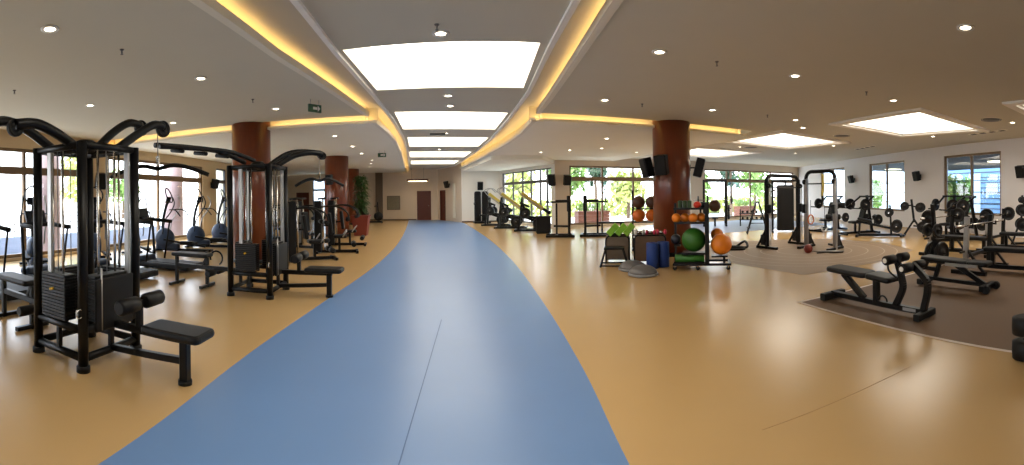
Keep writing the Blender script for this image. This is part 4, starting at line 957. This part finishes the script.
dip_stand('black dip stand with its back pad toward the far column, beside the white pillar', (5.0, 15.5, 0), -.3)
ds = dip_stand('black dip stand mirrored to the other, in front of the window and planter', (6.2, 15.2, 0), PI - .4)
t = thing('plate_box', 'low black box unit beside the yellow beamed machines', 'storage box', (4.75, 17.2, 0), -.28)
MB().pad((0, 0, .36), (.62, .5, .66), .04, .03).build('box_body', 'satin', t); MB().pad((0, 0, .71), (.66, .54, .05), .03, .02).build('lid', 'rubber_black', t); MB().box((0, 0, .02), (.56, .44, .04)).build('base', 'black', t)
t = thing('weight_bench', 'low black bench behind the second dip stand', 'gym bench', (7.5, 16.3, 0), -.4)
MB().pad((0, 0, .42), (1.1, .3, .08), .06, .03).build('bench_pad', 'vinyl', t)
for q in (-1, 1): MB().bar((q * .4, 0, .03), (q * .4, 0, .4), .07).bar((q * .4, -.25, .04), (q * .4, .25, .04), .07).build('leg', 'black', t)

# ------------------------------------------------------------------ potted plant
t = thing('potted_plant', 'tall leafy plant in a square red pot beside the second red column', 'plant', (-2.95, 17.75, 0))
MB().add([(q * a, w * a, z) for z, a in ((0, .26), (.85, .36)) for q, w in ((-1, -1), (1, -1), (1, 1), (-1, 1))], [(0, 1, 5, 4), (1, 2, 6, 5), (2, 3, 7, 6), (3, 0, 4, 7), (3, 2, 1, 0)]).box((0, 0, .83), (.76, .76, .06)).build('pot', 'terracotta', t)
b = MB()
for k in range(5): b.tube(smooth([(.05 * math.cos(k), .05 * math.sin(k), .7), (.08 * math.cos(k * 1.3), .08 * math.sin(k * 1.3), 1.4), (.1 * math.cos(k * 1.3), .1 * math.sin(k * 1.3), 2.1)], 3), .02, 6)
b.build('stem', 'bark', t)
b = MB()
for k in range(760):
    a, z = random.uniform(0, 2 * PI), random.uniform(.95, 2.5); r0 = .12; ln = random.uniform(.2, .34) * (1.15 if 1.2 < z < 2.1 else .8)
    d = Vector((math.cos(a), math.sin(a), random.uniform(-.3, .7))).normalized(); s_ = d.cross(UP).normalized() * random.uniform(.03, .05)
    rr = random.uniform(.03, .2); p = Vector((rr * math.cos(a), rr * math.sin(a), z)); q = p + d * ln * .5 + Vector((0, 0, .02)); e = p + d * ln - Vector((0, 0, .08))
    b.add([p, q - s_, e, q + s_], [(0, 1, 2, 3)])
b.build('foliage', 'leaf', t)

# ------------------------------------------------------------------ loudspeakers
def speaker(lab, loc, yaw, h=.42, w=.26, tilt=.25):
    t = thing('speaker', lab, 'loudspeaker', loc, yaw)   # local +x faces out from the wall
    R = Matrix.Rotation(tilt, 3, 'Y')
    b = MB().pad((.24, 0, 0), (.22, w, h), .03, .015, R).build('speaker_box', 'black', t)
    c = Vector((.24, 0, 0)) + R @ Vector((.115, 0, 0)); MB().pad(c, (.012, w * .86, h * .9), .004, .003, R).build('speaker_grille', 'rubber_black', t)
    MB().bar((0.01, 0, 0), (.16, 0, 0), .04).box((.01, 0, 0), (.02, .1, .16)).build('wall_mount', 'black', t)
    return t
for th_, lb, z in ((-3.2, 'black speaker on the red column, on the side toward the dip stands', 2.52), (-2.5, 'black speaker facing out in the middle of the red column', 2.56), (-.62, 'black speaker on the red column, on the side toward the cable rig', 2.52)):
    speaker(lb, (6.1 + .49 * math.cos(th_), 9.4 + .49 * math.sin(th_), z - .22), th_, .5, .32)
speaker('black speaker on the side of the white pillar toward the grey window wall', (5.95, 19.62, 2.35), -2.2, .55, .32)
speaker('black speaker on the white pillar beside the bronze window', (6.6, 19.68, 2.35), -PI / 2, .5, .36)
speaker('black speaker on the window pier behind the near cable tower', (-9.4, 9.28, 2.2), -.3, .5, .3)
speaker('black speaker on the left wall beyond the cross trainers', (-9.4, 16.4, 2.3), -.3, .42, .3)
speaker('small black speaker on the white end wall above the double tower', (3.1, 25.98, 2.25), -PI / 2, .5, .34)
speaker('small black speaker on the angled wall above the side door', (1.3, 27.4, 2.4), PI + .4, .45, .34)
def on_right(x, z, lb):
    s = rs(x); p = Vector((9.0, -8)) + u * s; speaker(lb, (p.x - .01 * u.y, p.y + .01 * u.x, z), math.atan2(u.x, -u.y), .42, .32)
on_right(855, 2.35, 'black speaker on the pale wall beside the narrow window'); on_right(921, 2.32, 'black speaker on the pale wall between the two wide windows'); on_right(1025, 2.3, 'black speaker on the pale wall at the frame edge')
speaker('small black speaker on the second red column', (-3.97, 16.71, 2.35), -PI / 2 - .2, .4, .26)

# ------------------------------------------------------------------ ceiling fittings
def downlight(x, y, z, lab):
    t = thing('downlight', lab, 'ceiling light', (x, y, z), 0, None)
    MB().lathe([(.062, .0), (.064, -.012), (.1, -.012), (.105, 0)], n=24).build('trim_ring', 'white', t)
    MB().lathe([(.001, -.004), (.064, -.004)], n=24).build('lamp_lens', 'lamp', t)
for x, y, lb in [(-3.62, 2.86, 'round downlight highest in the frame over the near cable tower'), (-3.39, 5.62, 'round downlight in the ceiling between the two cable towers'), (-6.03, 5.77, 'round downlight over the treadmills behind the near tower'),
    (-5.91, 8.46, 'round downlight just before the lit cove over the cross trainers'), (-3.15, 8.26, 'round downlight just before the red column and lit cove'),
    (2.93, 4.78, 'round downlight in the plain ceiling beside the nearest skylight'), (5.21, 4.38, 'round downlight above the abdominal bench corner'), (4.65, 1.41, 'round downlight nearest the camera over the rubber floor'),
    (5.94, 7.43, 'round downlight just in front of the red column with speakers'), (8.35, 7.02, 'round downlight between the red column and the first square skylight'), (7.75, 3.9, 'round downlight on the near side of the largest square skylight'),
    (3.42, 7.68, 'round downlight close to the lit cove by the blue path'), (13.3, 5.2, 'round downlight on the far side of the largest square skylight'), (11.3, 2.1, 'round downlight beside the round air grille by the pale wall'),
    (13.9, 9.7, 'round downlight near the pale wall above the narrow window'), (11.5, 12.6, 'round downlight between the two far square skylights'), (9.5, 7.7, 'round downlight above the cable rig, beside a skylight corner'), (15.2, 12.8, 'round downlight in the far corner near the pale wall')]:
    downlight(x, y, ZN, lb)
for x, y, lb in [(-2.62, 11.44, 'round downlight in the lower ceiling, first of the file beside the path'), (-2.58, 13.92, 'round downlight in the lower ceiling, second of the file beside the path'), (-2.64, 16.19, 'round downlight in the lower ceiling, third of the file beside the path'),
    (-2.68, 19.32, 'round downlight in the lower ceiling, fourth of the file beside the path'), (-2.97, 21.2, 'round downlight in the lower ceiling, fifth of the file beside the path'), (-3.3, 23.3, 'round downlight in the lower ceiling, sixth of the file beside the path'),
    (-6.2, 12.5, 'round downlight in the lower ceiling over the cross trainers'), (4.4, 16.2, 'round downlight in the lower ceiling near the dropped soffit'), (5.27, 15.2, 'round downlight in the lower ceiling over the dip stands'), (6.23, 14.34, 'round downlight in the lower ceiling before the bronze windows'), (8.16, 15.19, 'round downlight in the lower ceiling close to the red column speakers'), (5.3, 11.8, 'round downlight in the lower ceiling just behind the lit fascia')]:
    downlight(x, y, ZF, lb)
for x, y, lb in [(.15, 4.95, 'round downlight before the nearest skylight over the path'), (.37, 8.0, 'round downlight between the first two skylights over the path'), (.45, 8.9, 'second round downlight between the first two skylights'), (.5, 12.7, 'round downlight between the second and third skylights'), (.4, 17.0, 'round downlight between the third and fourth skylights')]:
    downlight(x, y, ZN + .03, lb)
def sprinkler(x, y, z, lb):
    t = thing('ceiling_sprinkler', lb, 'sprinkler', (x, y, z)); MB().lathe([(.03, 0), (.026, -.01), (.009, -.012), (.009, -.045), (.004, -.05)], n=14).build('sprinkler_body', 'grey_frame', t); MB().lathe([(.02, -.06), (.02, -.064)], n=12).tube([(0, .014, -.03), (0, .01, -.062)], .003, 5).tube([(0, -.014, -.03), (0, -.01, -.062)], .003, 5).build('deflector', 'grey_frame', t)
for x, y, z, lb in [(-3.52, 3.93, ZN, 'small sprinkler in the ceiling over the near cable tower'), (-5.99, 3.95, ZN, 'small sprinkler in the ceiling toward the window wall'), (-3.25, 7.29, ZN, 'small sprinkler in the ceiling before the red column at the cable towers'),
    (3.83, 4.68, ZN, 'small sprinkler beside the downlight near the path cove'), (6.84, 4.01, ZN, 'small sprinkler before the largest square skylight'), (7.34, 7.06, ZN, 'small sprinkler between the column and the square skylight'), (4.28, 7.7, ZN, 'small sprinkler close to the lit fascia'), (.1, 4.7, ZN + .03, 'small sprinkler before the nearest path skylight')]:
    sprinkler(x, y, z, lb)
def grille(x, y, lb):
    t = thing('ceiling_vent', lb, 'air vent', (x, y, ZN))
    MB().lathe([(.2, 0), (.3, -.015), (.31, -.005), (.31, 0)], n=32).build('vent_frame', 'trim', t)
    b = MB()
    for r in (.06, .12, .18, .24): b.lathe([(r, -.004), (r + .03, -.02), (r + .035, -.004)], n=28)
    b.build('vent_ring', 'grey_plastic', t)
grille(10.7, 2.55, 'round air grille in the ceiling nearest the benches'); grille(11.6, 7.75, 'round air grille between the two square skylights'); grille(11.9, 12.4, 'round air grille beyond the dropped ceiling end')
def slot(x, y, z, sx, sy, rz, lb):
    t = thing('ceiling_vent', lb, 'air vent', (x, y, z), rz); MB().box((0, 0, -.008), (sx, sy, .016)).build('vent_frame', 'trim', t)
    for k in range(4): MB().box((0, -sy / 2 + sy * (k + .5) / 4, -.02), (sx * .94, sy * .12, .01)).build('vent_slat', 'rubber_black', t)
slot(.25, 12.75, ZN + .03, .5, .3, 0, 'dark rectangular vent in the ceiling between two path skylights'); slot(12.9, 3.2, ZN, .12, 1.6, -.49, 'narrow slot vent in the ceiling along the pale wall'); slot(15.2, 9.0, ZN, .12, 1.6, -.49, 'narrow slot vent in the ceiling above the narrow window')
def exit_sign(x, y, z, rz, lb):
    t = thing('exit_sign', lb, 'exit sign', (x, y, z), rz)
    MB().box((0, 0, -.17), (.3, .03, .15)).build('sign_panel', 'sign_green', t); MB().box((0, -.017, -.17), (.1, .004, .05)).add([(.06, -.018, -.11), (.06, -.018, -.23), (.12, -.018, -.17)], [(0, 1, 2)]).build('arrow_mark', 'white', t); MB().bar((-.1, 0, -.1), (-.1, 0, 0), .012).build('hanger', 'silver', t); MB().bar((.1, 0, -.1), (.1, 0, 0), .012).build('hanger', 'silver', t)
exit_sign(-2.17, 7.78, ZN, .9, 'small hanging direction sign near the ceiling cove edge'); exit_sign(-1.75, 15.4, ZF, .1, 'small green hanging direction sign over the path edge')
t = thing('pendant_light', 'flat brown pendant light over the end of the path', 'pendant light', (-.8, 27.6, 2.72))
MB().pad((0, 0, 0), (1.45, .6, .12), .25, .02).build('lamp_shade', 'door', t); MB().pad((0, 0, -.075), (1.25, .45, .03), .2, .01).build('diffuser', 'pendant_glow', t)
for q in (-1, 1): MB().tube([(q * .4, 0, .05), (q * .4, 0, 1.0)], .006, 6).build('cord', 'rubber_black', t)
t = thing('wall_picture', 'square grey picture on the far wall beside the brown door', 'picture', (-2.55, 29.27, 1.22))
MB().box((0, 0, 0), (.92, .03, .98)).build('picture_frame', 'greywood', t); MB().box((0, -.02, 0), (.84, .01, .9)).build('picture_panel', 'artwork', t)

# ------------------------------------------------------------------ outdoors
g = MB(); g.box((10, 12, -.32), (130, 130, .2)); struct(g.build('ground', 'terrace'))
def tree(lab, loc, h, rx, m, n=900, trunk=.16, z0=.3, ls=.32):
    t = thing('tree', lab, 'tree', loc)
    MB().tube(smooth([(0, 0, -.3), (.1, .05, h * .3), (-.05, 0, h * .6), (0, 0, h * .85)], 4), [trunk * (1 - k / 16) for k in range(13)], 10).build('trunk', 'bark', t)
    b = MB(); cl = [(random.gauss(0, .45) * rx, random.gauss(0, .45) * rx, h * random.uniform(z0 + .1, .95)) for _ in range(16)]
    for k in range(n):
        c = random.choice(cl); r = rx * .38
        p = Vector(c) + Vector((random.gauss(0, 1), random.gauss(0, 1), random.gauss(0, .8))) * r * .6
        if p.z < .1 or p.x ** 2 + p.y ** 2 > (rx - ls) ** 2: continue
        a = Vector((random.gauss(0, 1), random.gauss(0, 1), random.gauss(0, 1))).normalized(); e = a.orthogonal().normalized(); f = a.cross(e); s = ls * random.uniform(.5, 1.2)
        b.add([p - e * s, p - f * s * .5, p + e * s, p + f * s * .5], [(0, 1, 2, 3)])
    b.build('foliage', m, t)
for a in [('leafy green tree outside the bronze window beside the white pillar', (8.6, 25.5, -.3), 5.6, 1.6, 'leaf2'), ('dark conifer like tree outside behind the red column', (11.4, 27.5, -.3), 6.5, 1.2, 'leaf3'), ('pale yellow green tree outside behind the ball rack', (14.5, 28.5, -.3), 4.2, 1.7, 'leaf4'),
          ('dark tree outside the far windows behind the squat rack', (22.8, 26.2, -.3), 7.0, 1.5, 'leaf3'), ('bright green bush like tree outside behind the squat rack', (19.3, 26.5, -.3), 3.8, 1.6, 'leaf2'), ('green tree outside behind the step ladder planter', (26.8, 27.5, -.3), 4.6, 2.0, 'leaf2'),
          ('yellowish tree outside the grey window wall', (8.2, 39, -.3), 5, 2.2, 'leaf4'), ('green tree outside past the grey window wall', (14.5, 44, -.3), 7, 2.8, 'leaf2'), ('pale distant tree outside the left windows', (-24, 22, -.3), 6, 2.6, 'leaf4'), ('small distant tree outside the left windows by the grey column', (-27, 30, -.3), 5, 2.2, 'leaf2'),
          ('tree outside the narrow window in the pale wall', (29.5, 17, -.3), 2.9, 1.4, 'leaf2'), ('tree outside the wide window behind the weight tree', (25.6, 8.4, -.3), 2.5, 1.2, 'leaf2')]:
    tree(*a)
def hedge(lab, p0, p1, h, m, n=900):
    p0 = Vector(p0); p1 = Vector(p1); b = MB(); nn = (p1 - p0).normalized().cross(UP)
    for k in range(n):
        p = p0.lerp(p1, random.random()) + nn * random.uniform(-.6, .6) + UP * random.uniform(0, h) ** 1.0
        a = Vector((random.gauss(0, 1), random.gauss(0, 1), random.gauss(0, 1))).normalized(); e = a.orthogonal().normalized(); f = a.cross(e); s = .3
        b.add([p - e * s, p - f * s * .6, p + e * s, p + f * s * .6], [(0, 1, 2, 3)])
    o = b.build('hedge', m); tag(o, lab, 'hedge', kind='stuff')
hedge('long pale green hedge beyond the terrace outside the far windows', (6, 34, -.3), (34, 31, -.3), 1.5, 'leaf4', 1500)
hedge('low green hedge beyond the grey window wall', (7, 50, -.3), (11, 48, -.3), 1.8, 'leaf2', 900)
def planter(lab, loc, rz, sx, h=.85):
    t = thing('planter', lab, 'planter', loc, rz); b = MB()
    for k in range(5): b.box((0, 0, .1 + k * h / 5), (sx, .7, h / 5 - .015))
    b.build('planter_box', 'planter', t); MB().box((0, 0, h + .04), (sx + .06, .76, .05)).build('planter_rim', 'planter', t)
    b = MB()
    for k in range(160):
        p = Vector((random.uniform(-sx / 2, sx / 2), random.uniform(-.3, .3), h + random.uniform(.05, .45))); a = random.uniform(0, PI); s = Vector((math.cos(a), math.sin(a), 0)) * .05
        b.add([p - s, p + s, p + UP * .2], [(0, 1, 2)])
    b.build('foliage', 'leaf2', t)
planter('reddish wooden planter box outside behind the dip stand', (9.0, 22.2, -.22), 0, 1.9); planter('reddish wooden planter box outside behind the step ladder', (20.8, 22.4, -.22), 0, 1.5)
for y, lb in ((8.3, 'grey round column outside behind the near cable tower posts'), (15.3, 'grey round column outside behind the cross trainers'), (3.2, 'grey round column outside at the frame edge')):
    o = MB().lathe([(.42, -.3), (.42, 3.9)], (0, 0, 0), n=28).build('outdoor_column', 'outcolumn'); o.location = (-10.7, y, 0); tag(o, lb, 'column')
t = thing('balcony_railing', 'thin metal railing outside the left windows', 'railing', (-12.2, 8, 0))
for z in (.55, .8, 1.02): MB().tube([(0, -8, z), (0, 12, z)], .02, 8).build('rail', 'silver', t)
for k in range(11): MB().bar((0, -8 + 2 * k, .37), (0, -8 + 2 * k, 1.02), .04).build('railing_post', 'silver', t)
b = MB(); b.box((-12.2, 8, .06), (.18, 20.2, .6)); tag(b.build('terrace_parapet', 'shaded_terrace'), 'low parapet in the blue grey of shaded terrace floor below the outdoor railing', 'parapet')  # carries the colour of the shaded terrace floor
# facade beyond the pale wall windows
t = thing('glass_building', 'bluish glass building outside the pale wall windows', 'building', (23.5, -2, -.3), -.49)
MB().box((0, 0, 2.6), (.4, 34, 5.2)).build('building_wall', 'bluewall', t)
b = MB()
for k in range(14): b.box((-.24, 0, .4 + k * .36), (.06, 34, .05))
b.build('louvre', 'grey_frame', t)
for k in range(7): MB().box((-.26, -14 + 4.2 * k, 1.6), (.1, 1.1, 3.2)).build('building_panel', 'whitewall', t)
c = MB(); c.box((0, 0, 0), (6.8, 26, .2)); o = c.build('canopy', 'darkceil'); o.location = (18.4, 1.8, 3.12); o.rotation_euler.z = -.49; tag(o, 'dark canopy roof outside above the pale wall windows', 'canopy')

for k in range(5): q = MB().lathe([(.001, -.115), (.5, -.115), (.52, -.1)], (-.6, -6 + 4.2 * k, 0), n=24).build('reflection_disc', 'pendant_glow', o)  # glowing discs stand in for white reflections in the window glass
# ------------------------------------------------------------------ light
w = bpy.data.worlds.new('sky'); bpy.context.scene.world = w; w.use_nodes = True; nt = w.node_tree; nt.nodes.clear()
o = nt.nodes.new('ShaderNodeOutputWorld'); bg = nt.nodes.new('ShaderNodeBackground'); tc = nt.nodes.new('ShaderNodeTexCoord'); sp = nt.nodes.new('ShaderNodeSeparateXYZ'); cr = nt.nodes.new('ShaderNodeValToRGB')
cr.color_ramp.elements[0].position = .45; cr.color_ramp.elements[0].color = (1, .98, .95, 1); cr.color_ramp.elements[1].position = .9; cr.color_ramp.elements[1].color = (.62, .78, 1, 1)
mr = nt.nodes.new('ShaderNodeMapRange'); mr.inputs[1].default_value = -1; mr.inputs[2].default_value = 1
nt.links.new(tc.outputs['Generated'], sp.inputs[0]); nt.links.new(sp.outputs[2], mr.inputs[0]); nt.links.new(mr.outputs[0], cr.inputs[0]); nt.links.new(cr.outputs[0], bg.inputs[0]); nt.links.new(bg.outputs[0], o.inputs[0])
bg.inputs[1].default_value = 4.6
sd = bpy.data.lights.new('sun', 'SUN'); sd.energy = 4.0; sd.angle = .03; sd.color = (1, .94, .84); so = bpy.data.objects.new('sun', sd); C.objects.link(so)
so.rotation_euler = Vector((.35, .75, -1.0)).to_track_quat('-Z', 'Y').to_euler()
sc = bpy.context.scene
sc.view_settings.view_transform = 'Standard'; sc.view_settings.look = 'None'; sc.view_settings.exposure = .7; sc.view_settings.gamma = 1
sc.cycles.max_bounces = 8; sc.cycles.diffuse_bounces = 5; sc.cycles.glossy_bounces = 3; sc.cycles.transparent_max_bounces = 12; sc.cycles.sample_clamp_indirect = 6
sc.cycles.use_denoising = True
